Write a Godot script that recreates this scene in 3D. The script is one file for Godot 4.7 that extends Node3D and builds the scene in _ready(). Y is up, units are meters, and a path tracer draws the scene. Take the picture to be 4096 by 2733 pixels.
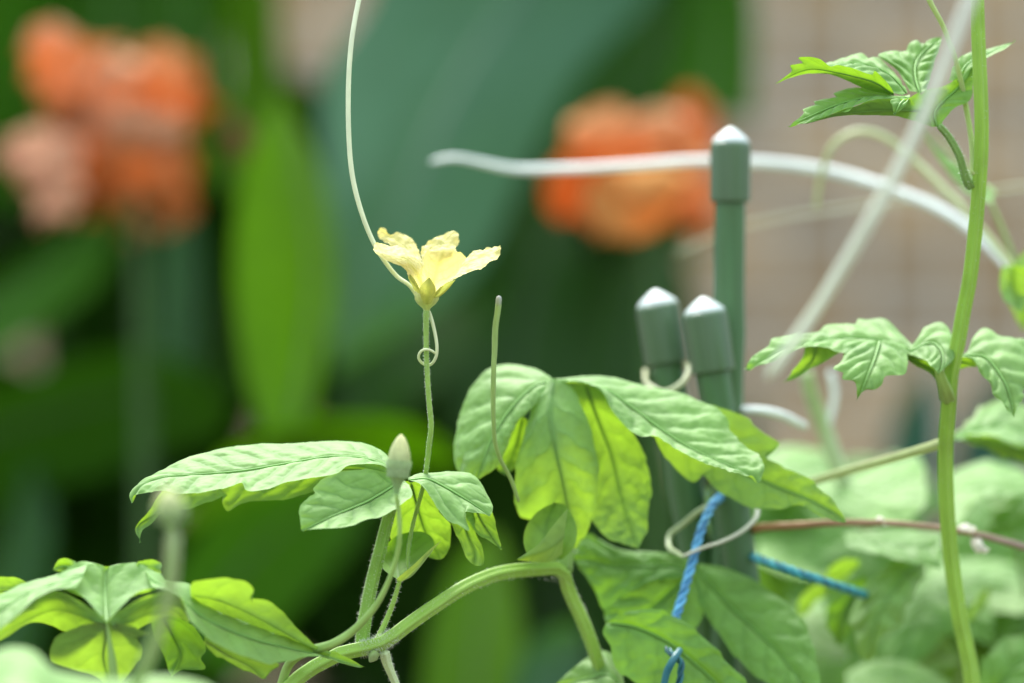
extends Node3D
# A bitter melon vine in flower on garden stakes, cannas and a tiled wall out of focus behind.
const FOCUS := 1.05          # metres from the lens to the flower
const WIDE := 0.28           # metres across the picture at that distance
const EYE := 1.0             # height of the lens
# Where measurements on the photograph were read: [x of the corner, y of the corner, picture pixels per unit]
const FA := [1300.0, 800.0, 0.4464]
const FB := [450.0, 1600.0, 0.7234]
const FC := [1750.0, 1350.0, 0.7234]
const FD := [0.0, 2050.0, 0.7234]
const FE := [1300.0, 1900.0, 0.5532]
const FF := [2200.0, 1950.0, 0.5532]
const FG := [2850.0, 1800.0, 0.5950]
const FH := [2900.0, 0.0, 0.5739]
const FI := [2900.0, 1100.0, 0.5739]
const FN := [1550.0, 1150.0, 0.4783]
const FO := [0.0, 0.0, 1.743]

var noise := FastNoiseLite.new()
var rng := RandomNumberGenerator.new()
var taken := {}
var M := {}

# ---------------------------------------------------------------- points and curves
func P(fr, x: float, y: float, dz: float) -> Vector3:   # dz: centimetres behind the flower
	var d := FOCUS + dz * 0.01
	var k := WIDE / 4096.0 * d / FOCUS
	return Vector3((fr[0] + x * fr[2] - 2048.0) * k, EYE + (1366.5 - fr[1] - y * fr[2]) * k, -d)

func pts(fr, a: Array) -> PackedVector3Array:           # x, y, dz triples
	var o := PackedVector3Array()
	for i in range(0, a.size(), 3):
		o.append(P(fr, a[i], a[i + 1], a[i + 2]))
	return o

func pxy(fr, a: Array, d0: float, d1: float, bow := 0.0) -> PackedVector3Array:   # x, y pairs; dz runs d0 -> d1, bowed in the middle
	var o := PackedVector3Array()
	var n: int = a.size() / 2
	for i in n:
		var t := float(i) / maxf(1.0, n - 1)
		o.append(P(fr, a[2 * i], a[2 * i + 1], lerpf(d0, d1, t) + bow * 4.0 * t * (1.0 - t)))
	return o

func hermite(a: Vector3, b: Vector3, d: Vector3, e: Vector3, ta: float, tb: float, tc: float, t: float) -> Vector3:   # centripetal Catmull-Rom, no overshoot where points are unevenly spaced
	var m1 := ((b - a) / ta - (d - a) / (ta + tb) + (d - b) / tb) * tb if a != b else d - b
	var m2 := ((d - b) / tb - (e - b) / (tb + tc) + (e - d) / tc) * tb if d != e else d - b
	return b + (m1 + ((d - b) * 3.0 - m1 * 2.0 - m2 + ((b - d) * 2.0 + m1 + m2) * t) * t) * t

func spline(p: PackedVector3Array, n: int) -> PackedVector3Array:   # n + 1 points evenly along a Catmull-Rom curve
	var dense := PackedVector3Array()
	var c := p.size()
	for i in c - 1:
		var a := p[maxi(i - 1, 0)]
		var b := p[i]
		var d := p[i + 1]
		var e := p[mini(i + 2, c - 1)]
		var ta := maxf(sqrt(a.distance_to(b)), 1e-4)
		var tb := maxf(sqrt(b.distance_to(d)), 1e-4)
		var tc := maxf(sqrt(d.distance_to(e)), 1e-4)
		for k in 10:
			dense.append(hermite(a, b, d, e, ta, tb, tc, k / 10.0))
	dense.append(p[c - 1])
	var run := PackedFloat32Array([0.0])
	for i in range(1, dense.size()):
		run.append(run[i - 1] + dense[i].distance_to(dense[i - 1]))
	var o := PackedVector3Array()
	var total := run[run.size() - 1]
	var j := 0
	for i in n + 1:
		var s := total * i / n
		while j < run.size() - 2 and run[j + 1] < s:
			j += 1
		o.append(dense[j].lerp(dense[j + 1], clampf((s - run[j]) / maxf(run[j + 1] - run[j], 1e-9), 0.0, 1.0)))
	return o

# ---------------------------------------------------------------- meshes
class Shape:
	var v := PackedVector3Array()
	var n := PackedVector3Array()
	var c := PackedColorArray()
	var i := PackedInt32Array()
	func mesh() -> ArrayMesh:
		var a := []
		a.resize(Mesh.ARRAY_MAX)
		a[Mesh.ARRAY_VERTEX] = v
		a[Mesh.ARRAY_NORMAL] = n
		a[Mesh.ARRAY_COLOR] = c
		a[Mesh.ARRAY_INDEX] = i
		var m := ArrayMesh.new()
		m.add_surface_from_arrays(Mesh.PRIMITIVE_TRIANGLES, a)
		return m

func grid(s: Shape, rows: int, cols: int, p: PackedVector3Array, c: PackedColorArray, closed := false) -> void:
	var first := s.v.size()
	var w := cols
	for r in rows:
		for k in cols:
			var r0 := maxi(r - 1, 0)
			var r1 := mini(r + 1, rows - 1)
			var k0 := (k - 1 + w) % w if closed else maxi(k - 1, 0)
			var k1 := (k + 1) % w if closed else mini(k + 1, w - 1)
			var nn := (p[r1 * w + k] - p[r0 * w + k]).cross(p[r * w + k1] - p[r * w + k0])
			s.n.append(nn.normalized() if nn.length_squared() > 1e-20 else Vector3.UP)
	s.v.append_array(p)
	s.c.append_array(c)
	for r in rows - 1:
		for k in (w if closed else w - 1):
			var k1 := (k + 1) % w
			var a := first + r * w + k
			var b := first + r * w + k1
			s.i.append_array([a, b, a + w, b, b + w, a + w])

# A lobe of a leaf or petal: two margins and a midrib, each from base to tip.
func lobe(s: Shape, e1: PackedVector3Array, mid: PackedVector3Array, e2: PackedVector3Array, o: Dictionary) -> PackedVector3Array:
	var rows: int = o.get("rows", 60)
	var half: int = o.get("half", 12)
	var crease: float = o.get("crease", 0.35)
	var teeth: float = o.get("teeth", 0.0)
	var pitch: float = o.get("pitch", 0.006)
	var amp: float = o.get("amp", 0.0005)
	var gap: float = o.get("gap", 0.0062)
	var ruffle: float = o.get("ruffle", 0.0)
	var fine: float = o.get("fine", 0.0)
	var col: Color = o.get("col", Color(0.2, 0.35, 0.07))
	var rib: Color = o.get("rib", Color(col.r * 0.72, col.g * 0.78, col.b * 0.72))
	var base_col: Color = o.get("base_col", col)
	var mottle: float = o.get("mottle", 0.16)
	var seed_at: float = o.get("seed", s.v.size() * 0.37)
	var a := spline(e1, rows)
	var m := spline(mid, rows)
	var b := spline(e2, rows)
	var cols := 2 * half + 1
	var p := PackedVector3Array()
	var c := PackedColorArray()
	var along := 0.0
	var runs := PackedFloat32Array()
	var run_a := 0.0
	var run_b := 0.0
	for r in rows + 1:
		if r:
			along += m[r].distance_to(m[r - 1])
			run_a += a[r].distance_to(a[r - 1])
			run_b += b[r].distance_to(b[r - 1])
		runs.append(along)
		var t := float(r) / rows
		var ea := a[r]
		var eb := b[r]
		if teeth > 0.0 and r > 1 and r < rows:
			var fade := smoothstep(0.0, 0.12, t) * smoothstep(1.0, 0.9, t)
			for side in 2:
				var q := (run_a if side == 0 else run_b) / pitch + seed_at
				var f := q - floorf(q)
				var size := 0.45 + 0.9 * absf(noise.get_noise_2d(floorf(q) * 37.0, seed_at * 11.0))
				var h := teeth * fade * size * (pow(f, 1.6) if f < 0.85 else (1.0 - f) / 0.15 * 0.77)
				if side == 0:
					ea += (ea - m[r]).normalized() * h
				else:
					eb += (eb - m[r]).normalized() * h
		for k in cols:
			var v := float(k - half) / half
			var bent := ea * (v * (v - 1.0) / 2.0) + m[r] * (1.0 - v * v) + eb * (v * (v + 1.0) / 2.0)
			var straight := m[r].lerp(ea if v < 0.0 else eb, absf(v))
			p.append(bent.lerp(straight, crease))
	# relief: pillows between the side veins, grooves on the upper side
	var q := PackedVector3Array()
	q.resize(p.size())
	var up := 0.0
	var normals := PackedVector3Array()
	for r in rows + 1:
		for k in cols:
			var nn := (p[mini(r + 1, rows) * cols + k] - p[maxi(r - 1, 0) * cols + k]).cross(p[r * cols + mini(k + 1, cols - 1)] - p[r * cols + maxi(k - 1, 0)])
			nn = nn.normalized() if nn.length_squared() > 1e-20 else Vector3.ZERO
			normals.append(nn)
			up += nn.y
	var way := -1.0 if up < 0.0 else 1.0
	if o.has("way"):
		way = o.way
	for r in rows + 1:
		var t := float(r) / rows
		for k in cols:
			var at := r * cols + k
			var v := float(k - half) / half
			var off := p[at].distance_to(p[r * cols + half])
			var ph := (runs[r] - off * 0.75) / gap + (0.5 if v < 0.0 else 0.0) + 0.25 * noise.get_noise_3dv(p[at] * 2500.0)
			var f := absf(ph - roundf(ph)) * 2.0          # 0 on a side vein, 1 between two
			var thin: float = o.get("thin", 0.14)
			var vein := exp(-pow(f / thin, 2.0))
			var cell := floorf(ph)
			var ph2 := off / (gap * 0.55) + 3.7 * sin(cell * 12.9) + 0.3 * f
			var f2 := absf(ph2 - roundf(ph2)) * 2.0
			var small := exp(-pow(f2 / (thin * 1.4), 2.0)) * (1.0 - vein)
			var main := exp(-pow(off / 0.0007, 2.0)) if off < 0.004 else 0.0
			var edge := smoothstep(1.0, 0.75, absf(v)) * smoothstep(0.0, 0.08, t) * smoothstep(1.0, 0.93, t)
			var h := amp * edge * (sin(f * PI / 2.0) * smoothstep(0.0, 0.003, off) - 0.35) - amp * 0.9 * main
			h += amp * (0.12 * noise.get_noise_3dv(p[at] * 9000.0) + 0.5 * noise.get_noise_3dv(p[at] * 1500.0) - float(o.get("net", 0.12)) * 0.5 * small * edge)
			if ruffle > 0.0:
				var far := pow(t, 1.3) * (0.35 + 0.65 * absf(v))
				h += ruffle * far * (noise.get_noise_3dv(p[at] * 3800.0 + Vector3(seed_at, 0, 0)) + 0.3 * noise.get_noise_3dv(p[at] * 9000.0))
			if o.has("wave"):
				h += float(o.wave) * smoothstep(0.0, 0.5, t) * noise.get_noise_3dv(p[at] * 700.0 + Vector3(seed_at, 0, 0))
			if fine > 0.0:
				h += fine * sin(v * 17.0 + noise.get_noise_2d(t * 120.0, v * 60.0) * 4.0) * smoothstep(0.0, 0.2, t) * smoothstep(1.0, 0.4, t)
			q[at] = p[at] + normals[at] * h * way
			var tone := 1.0 + mottle * noise.get_noise_3dv(p[at] * 1400.0) + 0.6 * mottle * noise.get_noise_3dv(p[at] * 6000.0)
			var cc := base_col.lerp(col, smoothstep(0.0, o.get("base_reach", 0.3), t))
			cc = cc.lerp(rib, clampf(maxf(main, maxf(vein * 0.7, small * float(o.get("net", 0.12))) * edge), 0.0, 1.0) if amp > 0.0 else 0.0)
			if fine > 0.0:
				cc = cc.lerp(rib, 0.55 * smoothstep(0.6, 1.0, sin(v * 17.0 + noise.get_noise_2d(t * 120.0, v * 60.0) * 4.0)) * smoothstep(1.0, 0.6, t))
			c.append(Color(cc.r * tone, cc.g * tone, cc.b * tone))
	grid(s, rows + 1, cols, q, c)
	return m

func tube(s: Shape, p: PackedVector3Array, radii: Array, o := {}) -> void:
	var n: int = o.get("rows", maxi(12, p.size() * 6))
	var sides: int = o.get("sides", 12)
	var ribs: float = o.get("ribs", 0.0)
	var rough: float = o.get("rough", 0.0)
	var col: Color = o.get("col", Color(0.2, 0.3, 0.06))
	var col2: Color = o.get("col2", col)
	var m := spline(p, n)
	var side := (m[1] - m[0]).cross(Vector3(0.3, 0.2, 1.0)).normalized()
	var q := PackedVector3Array()
	var c := PackedColorArray()
	for r in n + 1:
		var dir := (m[mini(r + 1, n)] - m[maxi(r - 1, 0)]).normalized()
		side = (side - dir * side.dot(dir)).normalized()
		var other := dir.cross(side)
		var t := float(r) / n
		var at := t * (radii.size() - 1)
		var k0 := mini(int(at), radii.size() - 2)
		var rad: float = lerpf(radii[k0], radii[k0 + 1], at - k0)
		for k in sides:
			var w := TAU * k / sides
			var rr := rad * (1.0 + ribs * cos(5.0 * w + 0.6) + rough * noise.get_noise_3dv(m[r] * 4000.0 + Vector3(cos(w), sin(w), 0) * 40.0))
			if r == 0 or r == n:
				rr *= o.get("end", 0.15)
			q.append(m[r] + (side * cos(w) + other * sin(w)) * rr)
			var cc := col.lerp(col2, t)
			var tone := 1.0 + 0.15 * noise.get_noise_3dv(m[r] * 3000.0 + Vector3(w * 9.0, 0, 0))
			c.append(Color(cc.r * tone, cc.g * tone, cc.b * tone))
	grid(s, n + 1, sides, q, c, true)

func lathe(s: Shape, axis0: Vector3, dir: Vector3, profile: Array, sides: int, col: Color, col2: Color, lumps := 0.0) -> void:   # profile: [distance along, radius] pairs
	var side := dir.cross(Vector3(0.3, 0.2, 1.0)).normalized()
	var other := dir.cross(side)
	var rows: int = profile.size() / 2
	var q := PackedVector3Array()
	var c := PackedColorArray()
	for r in rows:
		for k in sides:
			var w := TAU * k / sides
			var rr: float = profile[2 * r + 1]
			rr *= 1.0 + lumps * (cos(5.0 * w) * 0.5 + noise.get_noise_2d(w * 50.0, r * 30.0))
			q.append(axis0 + dir * profile[2 * r] + (side * cos(w) + other * sin(w)) * rr)
			var lc := col.lerp(col2, float(r) / (rows - 1))
			var lt := 1.0 + 0.22 * noise.get_noise_2d(w * 260.0, r * 3.0) + 0.15 * noise.get_noise_2d(w * 60.0 + 90.0, r * 40.0)
			c.append(Color(lc.r * lt, lc.g * lt, lc.b * lt))
	grid(s, rows, sides, q, c, true)

# fine hairs standing on a stem
func hairs(s: Shape, p: PackedVector3Array, rad0: float, rad1: float, count: int, tall: float, col: Color) -> void:
	var m := spline(p, 80)
	for h in count:
		var t := rng.randf()
		var at := mini(int(t * 80.0), 79)
		var here := m[at].lerp(m[at + 1], t * 80.0 - at)
		var dir := (m[at + 1] - m[at]).normalized()
		var out := Vector3(rng.randfn(), rng.randfn(), rng.randfn())
		out = (out - dir * out.dot(dir)).normalized()
		var root := here + out * lerpf(rad0, rad1, t) * 0.95
		var tip := root + (out + dir * rng.randf_range(-0.5, 0.5)).normalized() * tall * rng.randf_range(0.4, 1.0)
		var w := dir.cross(out).normalized() * 0.00005
		var first := s.v.size()
		for k in 3:
			s.v.append(root + w.rotated(out, TAU * k / 3.0))
			s.n.append(w.rotated(out, TAU * k / 3.0).normalized())
		s.v.append(tip)
		s.n.append(out)
		for k in 4:
			s.c.append(col)
		for k in 3:
			s.i.append_array([first + k, first + 3, first + (k + 1) % 3])

# ---------------------------------------------------------------- nodes
func numbered(called: String) -> String:
	taken[called] = taken.get(called, -1) + 1
	return called if taken[called] == 0 else "%s_%03d" % [called, taken[called]]

func thing(called: String, at: Vector3, label: String, category: String, group := "") -> Node3D:
	var o := Node3D.new()
	o.name = numbered(called)
	add_child(o)
	o.position = at
	o.set_meta("label", label)
	o.set_meta("category", category)
	if group:
		o.set_meta("group", group)
	return o

func part(called: String, s: Shape, mat: Material, parent: Node3D, label := "") -> MeshInstance3D:
	var o := MeshInstance3D.new()
	o.name = called
	o.mesh = s.mesh()
	o.material_override = null
	o.mesh.surface_set_material(0, mat)
	parent.add_child(o, true)
	if parent.get_parent() == self:
		o.position = -parent.position
	if label:
		o.set_meta("label", label)
	return o

func surface(called: String, colour: Color, rough: float, spec := 0.5) -> StandardMaterial3D:
	var m := StandardMaterial3D.new()
	m.resource_name = called
	m.albedo_color = colour
	m.roughness = rough
	m.metallic_specular = spec
	m.vertex_color_use_as_albedo = true
	M[called] = m
	return m

# A leaf: its blade of lobes (one mesh), with the ribs as a sub-part.
class Leaf:
	var blade: Shape
	var ribs := []
	var o: Dictionary

func leaf(o: Dictionary) -> Leaf:
	var l := Leaf.new()
	l.blade = Shape.new()
	l.o = o
	return l

func add(l: Leaf, e1: PackedVector3Array, mid: PackedVector3Array, e2: PackedVector3Array, o := {}) -> void:
	var all := l.o.duplicate()
	all.merge(o, true)
	var m := lobe(l.blade, e1, mid, e2, all)
	var w: float = all.get("ribw", 0.0004)
	var down := Vector3(0, -1, 0)
	var q := PackedVector3Array()
	for k in range(0, m.size() - 2, maxi(1, m.size() / 14)):
		q.append(m[k] + down * w * 0.7)
	var col: Color = all.get("col", Color(0.2, 0.35, 0.07))
	var rs := Shape.new()
	l.ribs.append(rs)
	tube(rs, q, [w, w * 0.75, w * 0.25], {"sides": 6, "rows": 24, "col": Color(col.r * 0.9, col.g * 0.95, col.b * 0.8)})

func put_leaf(l: Leaf, parent: Node3D, label := "", called := "leaf", mat := "leaf") -> MeshInstance3D:
	var b := part(called, l.blade, M[mat], parent, label)
	for rs in l.ribs:
		part("midrib", rs, M.stem, b)
	return b

# ---------------------------------------------------------------- the scene
func _ready() -> void:
	noise.noise_type = FastNoiseLite.TYPE_SIMPLEX_SMOOTH
	noise.frequency = 0.05
	noise.fractal_octaves = 2
	noise.seed = 5
	rng.seed = 11
	view_and_light()
	materials()
	setting()
	cannas()
	stakes_and_twine()
	back_vines()
	right_vine()
	main_vine()
	front_vine()

func view_and_light() -> void:
	var cam := Camera3D.new()
	cam.name = "camera"
	add_child(cam)
	cam.position = Vector3(0, EYE, 0)
	var lens := CameraAttributesPhysical.new()
	lens.frustum_focal_length = 135.0
	lens.frustum_focus_distance = FOCUS
	lens.exposure_aperture = 4.8
	lens.frustum_near = 0.05
	lens.frustum_far = 200.0
	cam.attributes = lens
	cam.near = 0.05
	cam.far = 200.0
	cam.fov = rad_to_deg(2.0 * atan(WIDE * 2733.0 / 4096.0 / 2.0 / FOCUS))
	cam.current = true
	var e := Environment.new()
	e.background_mode = Environment.BG_SKY
	var sky := Sky.new()
	var air := ProceduralSkyMaterial.new()
	air.sky_top_color = Color(0.88, 0.95, 1.0)
	air.sky_horizon_color = Color(0.57, 0.62, 0.67)
	air.sky_curve = 0.35
	air.ground_bottom_color = Color(0.22, 0.21, 0.19)
	air.ground_horizon_color = Color(0.35, 0.35, 0.33)
	air.sun_angle_max = 0.0
	sky.sky_material = air
	e.sky = sky
	e.background_energy_multiplier = 0.92
	e.tonemap_mode = Environment.TONE_MAPPER_LINEAR
	e.tonemap_exposure = 3.15
	e.sdfgi_enabled = true
	e.ssao_enabled = true
	e.ssil_enabled = true
	var w := WorldEnvironment.new()
	w.name = "air"
	w.environment = e
	add_child(w)
	var sun := DirectionalLight3D.new()
	sun.name = "veiled_sun"
	sun.light_energy = 0.88
	sun.light_color = Color(1.0, 0.99, 0.96)
	sun.light_angular_distance = 24.0
	sun.shadow_enabled = true
	sun.rotation = Vector3(deg_to_rad(-56.0), deg_to_rad(194.0), 0)
	add_child(sun)

func materials() -> void:
	var m := surface("leaf", Color.WHITE, 0.6, 0.5)
	m.backlight_enabled = true
	m.backlight = Color(1.0, 0.94, 0.40)
	m.rim_enabled = true
	m.rim = 0.5
	m.rim_tint = 0.0
	m = surface("petal", Color.WHITE, 0.6, 0.35)
	m.backlight_enabled = true
	m.backlight = Color(1.0, 0.97, 0.8)
	m = surface("stem", Color.WHITE, 0.5, 0.5)
	m.backlight_enabled = true
	m.backlight = Color(0.7, 0.75, 0.4)
	m.rim_enabled = true
	m.rim = 0.2
	m.rim_tint = 0.0
	m = surface("tendril", Color.WHITE, 0.4, 0.5)
	m.backlight_enabled = true
	m.backlight = Color(0.6, 0.65, 0.5)
	surface("canna_leaf", Color.WHITE, 0.42, 0.2)
	M.canna_leaf.backlight_enabled = true
	M.canna_leaf.backlight = Color(0.8, 0.9, 0.1)
	surface("canna_petal", Color.WHITE, 0.85, 0.2)
	M.canna_petal.backlight_enabled = true
	M.canna_petal.backlight = Color(0.8, 0.5, 0.25)
	surface("stake_plastic", Color.WHITE, 0.45, 0.5)
	surface("tip_plastic", Color.WHITE, 0.5, 0.5)
	surface("cap_plastic", Color.WHITE, 0.38, 0.5)
	surface("twine_fibre", Color.WHITE, 0.45, 0.5)
	surface("bark", Color.WHITE, 0.6, 0.4)
	surface("tile_glaze", Color.WHITE, 0.55, 0.45)
	surface("mortar", Color.WHITE, 0.9, 0.3)
	surface("soil", Color.WHITE, 0.95, 0.2)

func box(s: Shape, lo: Vector3, hi: Vector3, bevel: float, col: Color) -> void:   # a slab facing +z with a chamfered front edge
	var q := PackedVector3Array()
	var c := PackedColorArray()
	var rings := [[0.0, lo.z], [0.0, hi.z - bevel], [bevel, hi.z], [1e9, hi.z]]
	for ring in rings:
		var g: float = ring[0]
		for k in 4:
			var x := lo.x + g if k in [0, 3] else hi.x - g
			var y := lo.y + g if k < 2 else hi.y - g
			if g > 1e8:
				x = (lo.x + hi.x) / 2.0
				y = (lo.y + hi.y) / 2.0
			q.append(Vector3(x, y, ring[1]))
			c.append(col)
	for r in 3:
		for k in 4:
			var a := q[r * 4 + k]
			var b := q[r * 4 + (k + 1) % 4]
			var d := q[r * 4 + 4 + k]
			var e := q[r * 4 + 4 + (k + 1) % 4]
			for tri in ([[a, d, b], [b, d, e]] if r < 2 else [[a, d, b]]):
				var n: Vector3 = -(tri[1] - tri[0]).cross(tri[2] - tri[0]).normalized()
				for v in tri:
					s.i.append(s.v.size())
					s.v.append(v)
					s.n.append(n)
					s.c.append(col)

func setting() -> void:
	# the soil and paving
	var g := Shape.new()
	var q := PackedVector3Array()
	var c := PackedColorArray()
	var n := 70
	for r in n + 1:
		for k in n + 1:
			var x := signf(k - n / 2.0) * pow(absf(k - n / 2.0) / (n / 2.0), 2.5) * 60.0
			var z := -2.0 + signf(r - n / 2.0) * pow(absf(r - n / 2.0) / (n / 2.0), 2.5) * 60.0
			q.append(Vector3(x, 0.015 * noise.get_noise_2d(x * 60.0, z * 60.0), z))
			var tone := 1.0 + 0.4 * noise.get_noise_2d(x * 150.0, z * 150.0)
			c.append(Color(0.12 * tone, 0.095 * tone, 0.07 * tone))
	grid(g, n + 1, n + 1, q, c)
	var o := part("ground", g, M.soil, self)
	o.position = Vector3.ZERO
	o.set_meta("kind", "structure")
	# the tiled wall
	var face := -4.7
	var wall := thing("tiled_wall", Vector3(0.3, 0, face - 0.1), "wall of pinkish brown oblong tiles with pale joints behind the plants", "wall")
	var core := Shape.new()
	box(core, Vector3(-3.0, -0.05, face - 0.2), Vector3(3.6, 3.0, face - 0.004), 0.002, Color(0.62, 0.58, 0.50))
	part("wall_core", core, M.mortar, wall)
	var rest := Shape.new()
	var dx := 0.108
	var dy := 0.054
	var alike := []
	for k in 6:
		var s := Shape.new()
		var warm := k / 5.0
		var tint := Color(0.41, 0.265, 0.12).lerp(Color(0.36, 0.26, 0.16), warm)
		var tone := 0.72 + 0.56 * fmod(k * 0.618, 1.0)
		box(s, Vector3(-0.048, -0.0232, -0.006), Vector3(0.048, 0.0232, 0.0), 0.0015, Color(tint.r * tone, tint.g * tone, tint.b * tone))
		var me := s.mesh()
		me.surface_set_material(0, M.tile_glaze)
		alike.append([me, Color(tint.r * tone, tint.g * tone, tint.b * tone)])
	var inside := 0
	for r in 34:
		for k in 40:
			var x := -1.35 + k * dx
			var y := 0.2 + r * dy
			var which: Array = alike[rng.randi() % 6]
			if (x > 0.28 and x < 0.78 and y > 0.55 and y < 1.48) or (x > -0.42 and x < -0.1 and y > 1.2 and y < 1.48):
				var t := MeshInstance3D.new()
				t.name = "tile"
				t.mesh = which[0]
				wall.add_child(t, true)
				t.position = Vector3(x, y, face) - wall.position
				inside += 1
			else:
				box(rest, Vector3(x - 0.048, y - 0.0232, face - 0.006), Vector3(x + 0.048, y + 0.0232, face), 0.0015, which[1])
	var rs := part("tile_field", rest, M.tile_glaze, wall)
	rs.set_meta("kind", "stuff")
	print("tiles ", inside)

# ---------------------------------------------------------------- cannas
const CDARK := Color(0.022, 0.066, 0.008)
const CMID := Color(0.036, 0.11, 0.010)
const CBRIGHT := Color(0.082, 0.19, 0.005)

func canna_leaf(parent: Node3D, e1: Array, mid: Array, e2: Array, d0: float, d1: float, turn: float, col: Color, bow := 0.0, label := "") -> void:
	# turn: how much farther back the second margin stands than the first, cm
	var l := leaf({"rows": 40, "half": 8, "amp": 0.0008, "gap": 0.012, "col": col, "mottle": 0.12, "ribw": 0.0025, "crease": 0.3, "rib": Color(col.r * 1.3, col.g * 1.25, col.b * 1.3)})
	add(l, pxy(FO, e1, d0 - turn / 2, d1 - turn / 2, bow), pxy(FO, mid, d0, d1, bow), pxy(FO, e2, d0 + turn / 2, d1 + turn / 2, bow))
	put_leaf(l, parent, label, "leaf", "canna_leaf")

func canna_stalk(parent: Node3D, x0: float, y0: float, x1: float, y1: float, d: float, w: float) -> void:
	var s := Shape.new()
	var top := P(FO, x1, y1, d)
	var low := P(FO, x0, y0, d)
	tube(s, PackedVector3Array([Vector3(low.x + 0.01, -0.02, low.z), Vector3(low.x, low.y * 0.6, low.z), low, top]), [w * 1.5, w * 1.2, w, w * 0.7], {"col": CMID, "sides": 10})
	part("stalk", s, M.stem, parent)

func petal(parent: Node3D, cx: float, cy: float, rx: float, ry: float, ang: float, d: float, tilt: float, col: Color) -> void:
	# a broad limp petal round (cx, cy) on the photograph, its length along ang
	var s := Shape.new()
	var dir := Vector2.from_angle(deg_to_rad(ang))
	var nor := Vector2(-dir.y, dir.x)
	var c := Vector2(cx, cy)
	var e1 := []
	var mi := []
	var e2 := []
	for k in 6:
		var t := k / 5.0
		var wide := sin(PI * pow(0.06 + 0.94 * t, 0.75)) * ry if k < 5 else 0.0
		var at := c + dir * lerpf(-rx, rx, t)
		var dd := d + tilt * (t - 0.5) - 1.0 * sin(PI * t)
		e1.append_array([at.x + nor.x * wide, at.y + nor.y * wide, dd + 1.2])
		mi.append_array([at.x, at.y, dd])
		e2.append_array([at.x - nor.x * wide, at.y - nor.y * wide, dd + 1.2])
	lobe(s, pts(FO, e1), pts(FO, mi), pts(FO, e2), {"rows": 24, "half": 8, "amp": 0.0, "ruffle": 0.010, "wave": 0.022, "col": col, "crease": 0.1, "mottle": 0.25})
	part("petal", s, M.canna_petal, parent)

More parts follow.
